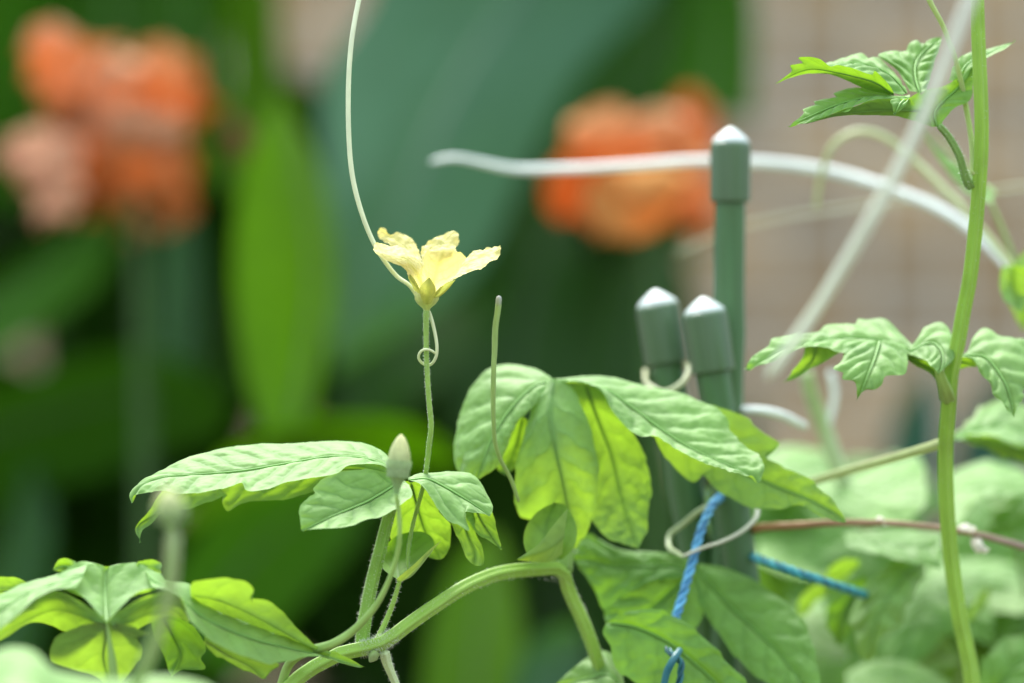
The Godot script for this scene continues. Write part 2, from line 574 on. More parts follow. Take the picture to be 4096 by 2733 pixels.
func cannas() -> void:
	var O1 := Color(0.55, 0.25, 0.10)
	var O2 := Color(0.54, 0.29, 0.16)
	var O3 := Color(0.45, 0.15, 0.04)
	# the plant with the salmon flower
	var a := thing("canna_plant", Vector3(P(FO, 330, 0, 69).x + 0.01, 0, -1.74), "leafy canna with a salmon orange flower and upright bright green leaf", "canna", "cannas in front of the wall")
	canna_stalk(a, 330, 900, 310, 420, 69, 0.005)
	var f := Node3D.new()
	f.name = "flower"
	a.add_child(f)
	f.position = -a.position
	for w in [[125, 150, 100, 66, 75, 90, 6, O2], [150, 120, 70, 50, 30, 94, 3, O1], [100, 395, 105, 82, 80, 86, -5, Color(0.52, 0.26, 0.15)], [240, 210, 110, 62, 150, 92, 5, O2], [375, 215, 120, 70, 80, 96, 4, O1], [420, 190, 70, 50, 60, 99, 3, O3],
			[310, 290, 120, 66, 20, 90, -4, O2], [350, 410, 130, 70, 65, 92, 5, O1], [260, 410, 95, 62, 110, 95, 3, O3], [190, 290, 90, 56, 40, 95, 3, O2], [330, 340, 100, 70, 120, 97, 3, O1], [400, 320, 90, 50, 95, 98, 3, O3], [290, 470, 60, 40, 60, 96, 3, O1], [180, 340, 60, 50, 10, 97, 3, O1]]:
		petal(f, w[0], w[1], w[2], w[3], w[4], w[5] - 20, w[6], w[7])
	# upright bright leaf
	canna_leaf(a, [620, 1060, 560, 850, 534, 620, 560, 400, 640, 210], [650, 1060, 690, 850, 715, 620, 690, 400, 640, 210], [690, 1060, 738, 850, 772, 640, 735, 390, 640, 210], 62, 66, 5, CBRIGHT, 0.0, "bright yellow green upright leaf")
	# leaves round the flower
	canna_leaf(a, [330, 420, 360, 200, 365, 0, 380, -200], [400, 420, 430, 200, 430, 0, 440, -200], [500, 420, 510, 200, 500, 0, 460, -200], 110, 116, 8, CMID)
	canna_leaf(a, [470, 420, 520, 200, 510, 0, 530, -180], [560, 420, 590, 200, 580, 0, 570, -180], [690, 300, 650, 150, 640, 0, 600, -180], 118, 125, -10, CBRIGHT)
	canna_leaf(a, [-160, 420, -80, 200, -60, 0, 0, -150], [-60, 450, 20, 230, 60, 20, 60, -150], [60, 480, 110, 280, 140, 60, 100, -150], 108, 112, 12, CMID)
	canna_leaf(a, [160, 200, 150, 60, 160, -60, 240, -200], [260, 220, 260, 80, 260, -60, 280, -200], [380, 240, 370, 90, 360, -60, 300, -200], 125, 130, -8, CMID)
	canna_leaf(a, [-140, 700, 0, 640, 130, 540, 240, 470], [-140, 800, 20, 700, 160, 590, 260, 480], [-120, 900, 80, 760, 220, 650, 290, 500], 100, 112, -14, CMID)
	canna_leaf(a, [350, 860, 355, 700, 365, 560, 400, 440], [400, 860, 405, 700, 410, 560, 410, 440], [450, 860, 460, 700, 450, 560, 420, 440], 100, 104, 6, Color(0.05, 0.13, 0.06))
	canna_leaf(a, [-200, 960, 100, 850, 330, 800, 520, 900], [-200, 1060, 100, 950, 330, 900, 520, 960], [-200, 1250, 120, 1130, 360, 1050, 520, 1000], 84, 90, 2, CDARK)
	canna_leaf(a, [400, 1140, 560, 1010, 760, 955, 960, 975, 1070, 1060], [400, 1160, 560, 1050, 760, 1000, 960, 1010, 1070, 1060], [420, 1230, 600, 1130, 760, 1080, 940, 1070, 1070, 1070], 58, 62, 8, Color(0.058, 0.135, 0.004), 0.0, "low arching yellow green leaf")
	canna_leaf(a, [330, 1500, 420, 1280, 560, 1130, 760, 1090], [420, 1520, 520, 1330, 660, 1190, 800, 1110], [540, 1560, 680, 1400, 800, 1260, 860, 1130], 74, 80, 6, CMID)
	canna_leaf(a, [-100, 1560, -40, 1360, 20, 1200, 60, 1060], [-20, 1560, 20, 1360, 60, 1200, 80, 1060], [60, 1560, 100, 1360, 120, 1200, 90, 1060], 80, 86, 6, Color(0.05, 0.13, 0.06))
	var b := Shape.new()
	lathe(b, P(FO, 548, 370, 80), Vector3(-0.1, 1, 0).normalized(), [0.0, 0.0005, 0.004, 0.0055, 0.010, 0.007, 0.016, 0.005, 0.021, 0.0005], 12, Color(0.18, 0.07, 0.04), Color(0.2, 0.08, 0.05))
	part("bud", b, M.canna_petal, a)
	# the plant with the deep orange flower
	var z := thing("canna_plant", Vector3(P(FO, 1500, 0, 66).x + 0.01, 0, -1.71), "leafy canna with a deep orange flower beside the tall stake", "canna", "cannas in front of the wall")
	canna_stalk(z, 1500, 900, 1480, 470, 66, 0.005)
	f = Node3D.new()
	f.name = "flower"
	z.add_child(f)
	f.position = -z.position
	for w in [[1430, 325, 130, 68, 10, 84, 5, O1], [1340, 445, 95, 80, 60, 84, 4, O3], [1460, 445, 120, 62, 165, 80, 4, Color(0.56, 0.27, 0.08)], [1560, 395, 120, 70, 100, 86, 3, O1], [1400, 390, 110, 70, 30, 90, 3, O1],
			[1600, 280, 80, 44, 70, 92, 3, O3], [1630, 470, 70, 42, 80, 92, 3, O3], [1500, 340, 110, 50, 140, 90, 3, O2]]:
		petal(f, w[0], w[1], w[2], w[3], w[4], w[5] - 20, w[6], w[7])
	# the broad leaf crossing the middle, sky sheen put into its teal base colour
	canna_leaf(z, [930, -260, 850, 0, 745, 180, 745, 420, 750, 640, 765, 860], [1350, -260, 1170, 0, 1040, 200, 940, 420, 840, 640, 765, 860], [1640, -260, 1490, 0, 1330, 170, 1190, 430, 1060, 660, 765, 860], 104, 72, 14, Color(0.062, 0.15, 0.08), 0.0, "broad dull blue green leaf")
	canna_leaf(z, [1520, 260, 1560, 120, 1580, 0, 1600, -160], [1640, 260, 1650, 120, 1650, 0, 1640, -160], [1725, 280, 1735, 120, 1730, 0, 1690, -160], 100, 108, -8, CMID)
	canna_leaf(z, [1150, 330, 1260, 180, 1400, 40, 1560, -120], [1250, 380, 1380, 240, 1500, 100, 1600, -100], [1330, 460, 1480, 330, 1600, 200, 1680, -60], 116, 128, -10, CDARK)
	canna_leaf(z, [760, 1000, 790, 800, 900, 690, 1080, 640, 1180, 600], [800, 1020, 860, 860, 960, 760, 1090, 690, 1180, 600], [860, 1060, 950, 930, 1050, 840, 1140, 740, 1180, 600], 100, 104, -8, CDARK)
	canna_leaf(z, [1040, 1000, 1040, 760, 1120, 560, 1220, 420], [1180, 1000, 1190, 780, 1240, 580, 1260, 420], [1330, 1000, 1340, 780, 1350, 600, 1300, 420], 105, 112, 8, CDARK)
	canna_leaf(z, [1280, 1000, 1300, 780, 1380, 620, 1480, 520], [1420, 1000, 1440, 800, 1480, 640, 1500, 520], [1560, 1000, 1580, 820, 1590, 660, 1540, 520], 112, 118, 8, CDARK)
	canna_leaf(z, [960, 1640, 980, 1480, 1020, 1340, 1100, 1220], [1080, 1640, 1090, 1480, 1110, 1340, 1120, 1220], [1210, 1640, 1200, 1480, 1180, 1340, 1140, 1220], 66, 72, 5, CBRIGHT)
	canna_leaf(z, [1160, 1640, 1200, 1500, 1260, 1440, 1330, 1430], [1240, 1640, 1270, 1530, 1310, 1480, 1340, 1450], [1330, 1640, 1340, 1560, 1350, 1500, 1350, 1460], 60, 64, 5, Color(0.04, 0.10, 0.06))
	var y2 := thing("canna_plant", Vector3(P(FO, 2200, 0, 110).x, 0, -2.15), "low dark canna below the tiled wall, half hidden by melon leaves", "canna", "cannas in front of the wall")
	canna_stalk(y2, 2200, 1500, 2200, 1150, 110, 0.006)
	canna_leaf(y2, [2020, 1160, 2040, 1000, 2080, 900, 2130, 830], [2080, 1160, 2090, 1000, 2110, 900, 2130, 830], [2150, 1160, 2160, 1000, 2150, 900, 2130, 830], 100, 106, 5, Color(0.03, 0.10, 0.06))
	canna_leaf(y2, [2180, 1160, 2200, 1000, 2260, 900, 2330, 840], [2260, 1160, 2280, 1020, 2310, 920, 2340, 840], [2350, 1160, 2370, 1030, 2370, 930, 2350, 840], 104, 110, 5, Color(0.02, 0.08, 0.05))
	canna_leaf(y2, [1900, 1500, 1960, 1350, 2040, 1240, 2150, 1180], [1980, 1500, 2040, 1370, 2100, 1280, 2150, 1180], [2080, 1500, 2120, 1400, 2150, 1300, 2150, 1180], 104, 110, 5, CMID)
	canna_leaf(y2, [2180, 1560, 2220, 1400, 2280, 1280, 2360, 1200], [2260, 1560, 2300, 1420, 2340, 1300, 2370, 1200], [2360, 1560, 2400, 1430, 2410, 1310, 2380, 1200], 104, 110, 5, CMID)
	canna_leaf(y2, [1720, 1560, 1740, 1400, 1790, 1260, 1860, 1160], [1800, 1560, 1830, 1420, 1860, 1290, 1870, 1160], [1890, 1560, 1930, 1430, 1930, 1300, 1880, 1160], 110, 116, 5, CMID)
	for w in [[1380, 0, CDARK], [1500, 8, CMID], [1600, -4, CDARK], [1690, 6, CDARK], [1290, 12, CDARK]]:
		var x: float = w[0]
		canna_leaf(z, [x - 90, 1700, x - 70, 1450, x - 40, 1200, x + 20, 920], [x, 1700, x + 10, 1450, x + 20, 1200, x + 30, 920], [x + 95, 1700, x + 90, 1450, x + 80, 1200, x + 40, 920], 108 + w[1], 114 + w[1], 6, w[2])
	# the stand of leaves behind them, dense and dark
	var spots := [[-0.42, -2.45], [-0.26, -2.55], [-0.04, -2.45], [0.07, -2.6], [-0.45, -3.0], [-0.3, -3.1], [-0.06, -3.0], [0.1, -3.1], [-0.6, -2.7], [0.0, -2.75]]
	var says := ["dark leafy canna beyond the salmon flower", "dark leafy canna beyond the upright bright leaf", "dark leafy canna beyond the yellow melon flower", "dark leafy canna beyond the deep orange flower"]
	for t in spots.size():
		var p := thing("canna_plant", Vector3(spots[t][0], 0, spots[t][1]), says[t] if t < 4 else "dark leafy canna standing close to the tiled wall", "canna", "cannas in front of the wall" if t < 4 else "dark cannas close to the wall")
		var st := Shape.new()
		tube(st, PackedVector3Array([p.position - Vector3(0, 0.02, 0), p.position + Vector3(0.02, 0.7, 0), p.position + Vector3(0, 1.7, 0)]), [0.012, 0.010, 0.004], {"col": CDARK})
		part("stalk", st, M.stem, p)
		for k in 26:
			var y := 0.2 + 0.06 * k
			var long := rng.randf_range(0.34, 0.5)
			var wide := rng.randf_range(0.075, 0.11)
			var rise := rng.randf_range(0.55, 0.95)
			for attempt in 5:
				var turn := k * 2.4 + t * 1.3 + attempt * 1.1
				var out := Vector3(cos(turn), 0, sin(turn) * 0.8)
				var root := p.position + Vector3(0, y, 0)
				var across := out.cross(Vector3.UP).normalized()
				var e1 := PackedVector3Array()
				var mi := PackedVector3Array()
				var e2 := PackedVector3Array()
				for j in 6:
					var u := j / 5.0
					var at := root + out * long * (1.15 - rise) * u + Vector3.UP * long * (rise * u - 0.5 * rise * u * u)
					var ww := wide * sin(PI * pow(0.05 + 0.95 * u, 0.8)) if j < 5 else 0.0
					mi.append(at)
					e1.append(at + across * ww + out * ww * 0.2)
					e2.append(at - across * ww + out * ww * 0.2)
				if at_wall_gap(mi) or at_wall_gap(e1) or at_wall_gap(e2):
					continue
				var l := leaf({"rows": 24, "half": 5, "amp": 0.0008, "gap": 0.012, "col": CDARK if k % 3 else CMID, "ribw": 0.003, "crease": 0.4})
				add(l, e1, mi, e2)
				put_leaf(l, p, "", "leaf", "canna_leaf")
				break

func at_wall_gap(m: PackedVector3Array) -> bool:   # the photograph shows the wall beside the cannas and in one gap between them: no leaf grows there
	for p in m:
		var x := p.x / -p.z
		var y := (p.y - EYE) / -p.z
		if (x > 0.06 and y > -0.06 and y < 0.14) or (x > -0.060 and x < -0.044 and y > 0.076 and y < 0.11):
			return true
	return false

# ---------------------------------------------------------------- stakes
func stake(top: Vector3, foot: Vector3, wide: float, label: String) -> void:
	var base := top + (foot - top) * (top.y / (top.y - foot.y))
	var o := thing("garden_stake", base, label, "stake", "green plastic coated garden stakes")
	var dir := (top - base).normalized()
	var r := 0.0047 * wide
	var s := Shape.new()
	var prof := []
	var length := base.distance_to(top) - 0.012
	for k in 90:
		var y := -0.05 + (length + 0.05) * k / 89.0
		var bump := 0.0
		if k % 9 == 4:
			bump = 0.0005
		prof.append_array([y, r + bump])
	lathe(s, base, dir, prof, 24, Color(0.05, 0.122, 0.04), Color(0.05, 0.122, 0.04), 0.02)
	part("shaft", s, M.stake_plastic, o)
	s = Shape.new()
	var c := 0.0225
	var rr := 0.0061 * wide
	lathe(s, top - dir * c, dir, [0.0, rr * 0.8, 0.0, rr - 0.0005, 0.0006, rr, c - 0.0062, rr + 0.0001, c - 0.0052, rr - 0.0001, c - 0.0046, rr - 0.0004, c - 0.0046, 0.001], 48, Color(0.066, 0.118, 0.056), Color(0.07, 0.125, 0.06), 0.01)
	var cap := part("cap", s, M.cap_plastic, o)
	s = Shape.new()
	lathe(s, top - dir * c, dir, [c - 0.0048, rr * 0.93, c - 0.0044, rr * 0.93, c - 0.0036, rr * 0.84, c - 0.0026, rr * 0.66, c - 0.0016, rr * 0.46, c - 0.0008, rr * 0.28, c - 0.0003, rr * 0.14, c, 0.0001], 48, Color(0.40, 0.45, 0.43), Color(0.46, 0.50, 0.48), 0.0)  # the point is paler than the rest of the cap
	part("tip", s, M.tip_plastic, cap, "whitish point of the cap")

func twine(called: String, p: PackedVector3Array, rad: float, turns: float, col: Color, label: String) -> Node3D:
	var o := thing(called, p[p.size() - 1], label, "twine")
	for k in 3:
		var s := Shape.new()
		var m := spline(p, 90)
		var q := PackedVector3Array()
		for i in 91:
			var dir := (m[mini(i + 1, 90)] - m[maxi(i - 1, 0)]).normalized()
			var side := dir.cross(Vector3(0, 0, 1)).normalized()
			var w := TAU * (turns * i / 90.0 + k / 3.0)
			q.append(m[i] + (side * cos(w) + dir.cross(side) * sin(w)) * rad * 0.62)
		tube(s, q, [rad * 0.43, rad * 0.43], {"rows": 180, "sides": 8, "col": Color(col.r * [1.4, 1.0, 0.6][k], col.g * [1.25, 1.0, 0.65][k], col.b * [1.15, 1.0, 0.7][k]), "rough": 0.12})  # lighter and darker strands stand in for the shading of the twist
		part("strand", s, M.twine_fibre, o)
	return o

func stakes_and_twine() -> void:
	stake(P(FO, 1677, 291, 9.6), P(FO, 1664, 1568, 9.6), 0.99, "tall upright green garden stake standing above the other two")
	stake(P(FO, 1503, 664, 10.0), P(FO, 1645, 1568, 10.0), 1.07, "short leaning green garden stake with a tendril round its neck")
	stake(P(FO, 1612, 681, 8.3), P(FO, 1738, 1568, 8.3), 1.07, "short leaning green garden stake touching the tall stake")
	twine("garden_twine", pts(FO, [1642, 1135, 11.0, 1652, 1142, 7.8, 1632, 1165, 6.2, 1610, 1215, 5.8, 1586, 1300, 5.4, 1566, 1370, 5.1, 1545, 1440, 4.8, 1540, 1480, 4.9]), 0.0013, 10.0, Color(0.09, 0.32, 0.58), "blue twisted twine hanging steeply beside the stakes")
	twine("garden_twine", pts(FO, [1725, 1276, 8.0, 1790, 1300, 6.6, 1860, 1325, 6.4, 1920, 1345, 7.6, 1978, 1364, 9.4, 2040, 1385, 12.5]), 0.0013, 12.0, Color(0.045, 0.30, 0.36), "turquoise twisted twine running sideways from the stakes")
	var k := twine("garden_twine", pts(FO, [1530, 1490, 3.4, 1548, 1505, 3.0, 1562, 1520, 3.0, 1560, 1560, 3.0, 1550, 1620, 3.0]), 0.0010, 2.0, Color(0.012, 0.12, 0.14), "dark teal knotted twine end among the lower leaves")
	var s := Shape.new()
	tube(s, pts(FO, [1562, 1490, 3.3, 1545, 1515, 2.8, 1530, 1545, 2.8, 1520, 1600, 2.8]), [0.0009, 0.0011, 0.0009], {"col": Color(0.012, 0.12, 0.14)})
	part("knot_loop", s, M.twine_fibre, k)

# ---------------------------------------------------------------- vines
const GREEN := Color(0.225, 0.43, 0.105)
const GREEN2 := Color(0.15, 0.34, 0.055)
const STEM := Color(0.31, 0.50, 0.075)
const PALE := Color(0.62, 0.66, 0.40)
const WHITE := Color(0.78, 0.80, 0.80)

func stem_part(parent: Node3D, p: PackedVector3Array, radii: Array, o := {}, called := "stem", fuzz := 0, label := "") -> void:
	var s := Shape.new()
	var all := {"col": STEM, "ribs": 0.14, "sides": 30, "rows": p.size() * 9}
	all.merge(o, true)
	tube(s, p, radii, all)
	var n := part(called, s, M.get(o.get("mat", "stem")), parent, label)
	if fuzz:
		var h := Shape.new()
		hairs(h, p, radii[0], radii[radii.size() - 1], fuzz, o.get("tall", 0.0011), Color(0.75, 0.8, 0.65))
		var hn := part("hairs", h, M.tendril, n)
		hn.set_meta("kind", "stuff")

func main_vine() -> void:
	var root := P(FE, -700, 2600, -1.0)
	root.y = 0.0
	var o := thing("bitter_melon_vine", root, "bitter melon vine with the open yellow flower and broad lobed leaves", "vine", "bitter melon vines climbing the stakes")
	# stem, from the ground to the node by the stakes
	var run := pts(FE, [-700, 2500, -1.5, -420, 1720, -1.2, -160, 1440, -0.8, 0, 1345, -0.4, 110, 1290, -0.2, 300, 1252, 0, 420, 1212, 0, 600, 1080, 0.4, 800, 942, 1.0, 1000, 815, 1.8, 1250, 715, 2.8, 1500, 685, 3.5, 1710, 690, 4.0, 1770, 850, 4.3, 1860, 1040, 4.5, 1960, 1300, 4.8, 2050, 1650, 5.2])
	run.insert(0, root + Vector3(0, 0.35, 0.01))
	run.insert(0, root - Vector3(0, 0.02, 0))
	stem_part(o, run, [0.0022, 0.0021, 0.0019, 0.0017, 0.00165, 0.0016, 0.00165, 0.0017, 0.0018, 0.0019, 0.0019, 0.0018], {"rows": 260}, "stem", 9000)
	var nh := Shape.new()
	hairs(nh, pts(FE, [250, 1262, 0, 420, 1212, 0, 500, 1160, 0.2]), 0.0017, 0.0017, 900, 0.0018, Color(0.75, 0.8, 0.65))
	part("node_hairs", nh, M.tendril, o).set_meta("kind", "stuff")
	stem_part(o, pts(FE, [425, 1270, 0, 445, 1350, 0.1, 480, 1440, 0.2, 530, 1560, 0.3, 600, 1800, 0.6]), [0.0014, 0.0010, 0.0009, 0.0009], {"col": Color(0.5, 0.58, 0.32)}, "side_shoot", 300)
	var kn := Shape.new()
	lathe(kn, P(FE, 372, 1280, -0.1), Vector3(-0.55, -0.8, 0.2).normalized(), [0.0, 0.0012, 0.0008, 0.0014, 0.0018, 0.0013, 0.0028, 0.0008, 0.0034, 0.0002], 14, Color(0.28, 0.40, 0.12), Color(0.34, 0.44, 0.2), 0.3)
	part("node_bud", kn, M.stem, o)

	# the left leaf and its stalk
	stem_part(o, pts(FE, [280, 1240, 0.3, 270, 1180, 0.3, 290, 1020, 0.3, 340, 770, 0.4, 400, 530, 0.4, 450, 330, 0.5, 490, 200, 0.4, 540, 30, 0.2]), [0.0019, 0.0017, 0.0017, 0.0016, 0.0015, 0.0013], {"col": Color(0.24, 0.42, 0.06)}, "leaf_stalk", 900)
	var L := leaf({"rows": 150, "half": 30, "teeth": 0.0006, "pitch": 0.0068, "amp": 0.0006, "gap": 0.0068, "col": GREEN, "crease": 0.25, "thin": 0.15, "net": 0.3, "rib": Color(0.13, 0.29, 0.06)})
	# long lobe, its upper face
	add(L, pts(FB, [1590, 405, 0.3, 1520, 312, 1.0, 1420, 247, 1.4, 1240, 228, 1.5, 1000, 240, 1.5, 800, 246, 1.4, 620, 266, 1.2, 430, 316, 1.0, 280, 382, 0.6, 170, 450, 0.1, 96, 520, -0.3, 102, 572, -0.5]),
		pts(FB, [1592, 425, 0.0, 1500, 350, 0.1, 1350, 312, 0.2, 1200, 308, 0.25, 1000, 340, 0.2, 850, 365, 0.1, 720, 386, 0, 560, 400, -0.1, 400, 411, -0.2, 260, 425, -0.3, 150, 475, -0.4, 102, 572, -0.5]),
		pts(FB, [1592, 435, -0.2, 1480, 358, -0.5, 1380, 352, -0.6, 1300, 362, -0.7, 1240, 405, -0.9, 1100, 430, -1.0, 950, 460, -1.1, 850, 492, -1.2, 740, 497, -1.3, 715, 460, -1.2, 650, 480, -1.2, 520, 506, -1.2, 380, 517, -1.1, 250, 500, -0.9, 180, 516, -0.8, 120, 532, -0.6, 102, 572, -0.5]), {"half": 38, "rows": 260})
	# the far side of the leaf hanging down behind it
	add(L, pts(FB, [1590, 415, 0.6, 1420, 262, 1.7, 1000, 258, 1.9, 620, 284, 1.8, 430, 340, 1.7, 300, 470, 1.6, 200, 620, 1.5, 125, 710, 1.4, 152, 792, 1.2]),
		pts(FB, [1590, 425, 0.6, 1350, 370, 2.2, 1000, 400, 2.4, 640, 420, 2.3, 480, 470, 2.1, 340, 545, 1.9, 220, 640, 1.7, 140, 705, 1.5, 152, 792, 1.2]),
		pts(FB, [1590, 435, 0.6, 1500, 470, 1.4, 1110, 505, 2.2, 1000, 540, 2.2, 900, 556, 2.2, 790, 556, 2.2, 690, 580, 2.2, 636, 617, 2.2, 608, 548, 2.2, 640, 524, 2.1, 500, 572, 1.9, 400, 606, 1.8, 290, 612, 1.7, 210, 685, 1.5, 162, 722, 1.4, 152, 792, 1.2]), {"rows": 110})
	# the lobe pointing at the lens
	add(L, pts(FB, [1600, 425, 0.0, 1430, 386, -0.5, 1300, 395, -0.8, 1200, 420, -1.0, 1130, 468, -1.2, 1110, 495, -1.3, 1120, 522, -1.4, 1080, 546, -1.5, 1040, 588, -1.7, 1035, 650, -1.9, 1045, 718, -2.1]),
		pts(FB, [1602, 435, 0.0, 1520, 490, -0.5, 1400, 560, -1.0, 1300, 602, -1.4, 1180, 652, -1.8, 1045, 718, -2.1]),
		pts(FB, [1604, 440, 0.0, 1648, 490, -0.6, 1652, 525, -0.9, 1590, 582, -1.3, 1510, 634, -1.7, 1390, 664, -2.0, 1290, 699, -2.2, 1150, 710, -2.3, 1045, 718, -2.1]), {"half": 36, "rows": 170})
	# right lobe, upper face
	add(L, pts(FB, [1635, 432, 0.2, 1700, 414, 0.7, 1800, 401, 0.9, 1900, 397, 1.0, 2000, 420, 1.0, 2070, 520, 0.6, 2102, 600, 0.2, 2092, 637, -0.1]),
		pts(FB, [1635, 438, 0.0, 1740, 432, 0.1, 1830, 472, 0.0, 1950, 542, -0.1, 2040, 600, -0.1, 2092, 637, -0.1]),
		pts(FB, [1635, 445, 0.0, 1700, 465, -0.3, 1760, 540, -0.6, 1800, 602, -0.8, 1850, 660, -0.9, 1900, 682, -0.9, 1970, 722, -1.0, 1950, 622, -0.7, 2000, 626, -0.5, 2092, 637, -0.1]))
	# undersides hanging at the back
	add(L, pts(FB, [1820, 520, 1.0, 1850, 600, 1.2, 1875, 680, 1.3, 1920, 785, 1.4, 1968, 885, 1.5, 2002, 920, 1.5]), pts(FB, [1900, 530, 1.2, 1930, 640, 1.5, 1970, 760, 1.6, 2005, 850, 1.6, 2002, 920, 1.5]),
		pts(FB, [1980, 560, 1.1, 2000, 650, 1.3, 2012, 745, 1.4, 2050, 830, 1.5, 2046, 908, 1.5, 2002, 920, 1.5]))
	add(L, pts(FB, [1930, 560, 1.0, 1965, 660, 1.2, 2022, 744, 1.3, 2075, 775, 1.3, 2155, 828, 1.2]), pts(FB, [2000, 560, 1.2, 2030, 640, 1.4, 2080, 720, 1.4, 2155, 828, 1.2]), pts(FB, [2085, 570, 0.9, 2105, 640, 1.0, 2130, 745, 1.1, 2155, 828, 1.2]))
	add(L, pts(FB, [1610, 450, 0.8, 1555, 620, 1.6, 1535, 760, 2.0, 1600, 835, 2.2, 1740, 868, 2.3, 1815, 888, 2.3]), pts(FB, [1650, 450, 0.9, 1690, 600, 1.9, 1730, 720, 2.3, 1790, 830, 2.4, 1815, 888, 2.3]),
		pts(FB, [1695, 455, 0.8, 1760, 530, 1.3, 1805, 620, 1.6, 1868, 700, 2.0, 1868, 765, 2.1, 1852, 840, 2.2, 1815, 888, 2.3]), {"half": 24})
	put_leaf(L, o, "wide lobed leaf under the flower, pale above and yellow green beneath")

	# the bract below the flower
	stem_part(o, pts(FE, [372, 1200, 0.1, 430, 1080, 0.2, 490, 930, 0.2, 545, 745, 0.2]), [0.0008, 0.0007, 0.0006], {"ribs": 0.05}, "flower_stalk", 250)
	var br := Shape.new()
	lobe(br, pts(FE, [535, 765, 0.2, 420, 680, 0.5, 408, 600, 0.9, 440, 510, 1.3, 520, 440, 1.5, 630, 410, 1.6]), pts(FE, [545, 768, 0.2, 520, 660, 0.9, 540, 570, 1.4, 590, 480, 1.6, 630, 410, 1.6]),
		pts(FE, [555, 768, 0.2, 640, 680, 0.2, 740, 600, 0.5, 790, 520, 1.0, 770, 450, 1.3, 700, 412, 1.5, 630, 410, 1.6]), {"rows": 50, "half": 16, "amp": 0.0002, "gap": 0.005, "col": Color(0.17, 0.36, 0.05), "crease": 0.0})
	lobe(br, pts(FE, [515, 755, 0.1, 560, 715, -0.2, 640, 650, -0.3, 740, 555, 0.0, 840, 474, 0.6]), pts(FE, [540, 770, 0.1, 600, 715, 0.0, 680, 650, 0.0, 760, 560, 0.3, 840, 474, 0.6]),
		pts(FE, [560, 770, 0.3, 620, 740, 0.3, 690, 665, 0.4, 770, 560, 0.6, 840, 474, 0.6]), {"rows": 40, "half": 10, "amp": 0.0001, "col": Color(0.3, 0.46, 0.14), "crease": 0.1})
	part("bract", br, M.leaf, o, "small cupped dark green bract")

	flower(o)

	# the half grown bud on its long stalk
	stem_part(o, pts(FE, [515, 140, -3.4, 530, 250, -3.3, 540, 420, -3.2, 525, 560, -3.0, 470, 740, -2.8, 380, 925, -2.6, 280, 1050, -2.4, 180, 1145, -2.2, 50, 1225, -2.1, -120, 1275, -1.6, -260, 1370, -1.0, -330, 1560, -0.9]), [0.0006, 0.0006, 0.0007, 0.0010, 0.0012, 0.0012, 0.0012], {"ribs": 0.04, "col": Color(0.32, 0.49, 0.12)}, "bud_stalk", 0)
	bud(o, P(FE, 515, 140, -3.4), P(FB, 1597, 188, -3.4), 0.0034)

	# the broad leaf by the stakes
	stem_part(o, pts(FE, [1730, 720, 4.2, 1735, 600, 4.4, 1745, 470, 4.8, 1720, 200, 5.0, 1680, -200, 5.0, 1610, -560, 4.8]), [0.0022, 0.0020, 0.0017, 0.0015, 0.0013], {"col": Color(0.24, 0.4, 0.08)}, "leaf_stalk", 200)
	var B := leaf({"rows": 100, "half": 22, "teeth": 0.0010, "pitch": 0.011, "amp": 0.0007, "gap": 0.0080, "col": GREEN, "crease": 0.2, "ruffle": 0.0008, "thin": 0.14})
	add(B, pts(FC, [640, 228, 4.6, 560, 180, 5.1, 420, 152, 5.4, 330, 160, 5.3, 265, 182, 5.2, 205, 255, 5.0, 150, 355, 4.8, 110, 490, 4.5, 94, 625, 4.2, 108, 735, 3.9, 160, 785, 3.6, 212, 792, 3.4]),
		pts(FC, [645, 235, 4.4, 540, 262, 4.2, 420, 370, 3.8, 340, 480, 3.5, 290, 570, 3.3, 245, 690, 3.2, 212, 792, 3.4]),
		pts(FC, [650, 240, 4.3, 575, 330, 3.9, 500, 415, 3.6, 440, 462, 3.5, 408, 535, 3.4, 370, 635, 3.3, 330, 705, 3.3, 280, 745, 3.3, 212, 792, 3.4]))
	add(B, pts(FC, [430, 440, 4.6, 400, 560, 4.9, 350, 670, 5.0, 330, 720, 5.0, 376, 768, 4.9]), pts(FC, [470, 440, 4.8, 440, 570, 5.1, 400, 680, 5.1, 376, 768, 4.9]), pts(FC, [500, 460, 4.7, 496, 560, 4.9, 460, 650, 5.0, 430, 720, 5.0, 376, 768, 4.9]), {"amp": 0.0003})
	add(B, pts(FC, [610, 235, 4.4, 545, 330, 4.0, 495, 490, 3.8, 445, 680, 3.7, 430, 860, 4.0, 460, 990, 4.4, 560, 1020, 4.6, 640, 1070, 4.8, 740, 1192, 5.2]),
		pts(FC, [640, 235, 4.2, 620, 400, 3.5, 650, 600, 3.2, 690, 780, 3.6, 725, 980, 4.3, 740, 1192, 5.2]),
		pts(FC, [720, 235, 4.3, 775, 340, 4.0, 845, 510, 3.8, 884, 690, 3.8, 884, 830, 4.0, 852, 1000, 4.4, 800, 1115, 4.8, 740, 1192, 5.2]), {"half": 24})
	add(B, pts(FC, [740, 262, 4.2, 765, 400, 4.5, 820, 540, 4.6, 850, 720, 4.7, 850, 870, 4.8, 842, 965, 4.8, 880, 1045, 4.8, 960, 1112, 4.8, 1112, 1172, 4.7]),
		pts(FC, [820, 258, 4.3, 880, 430, 4.9, 960, 640, 5.2, 1010, 850, 5.2, 1060, 1020, 5.0, 1112, 1172, 4.7]),
		pts(FC, [870, 262, 4.2, 935, 320, 4.4, 972, 405, 4.6, 1055, 492, 4.7, 1115, 595, 4.8, 1168, 760, 4.8, 1168, 925, 4.8, 1150, 1065, 4.8, 1112, 1172, 4.7]), {"amp": 0.0005})
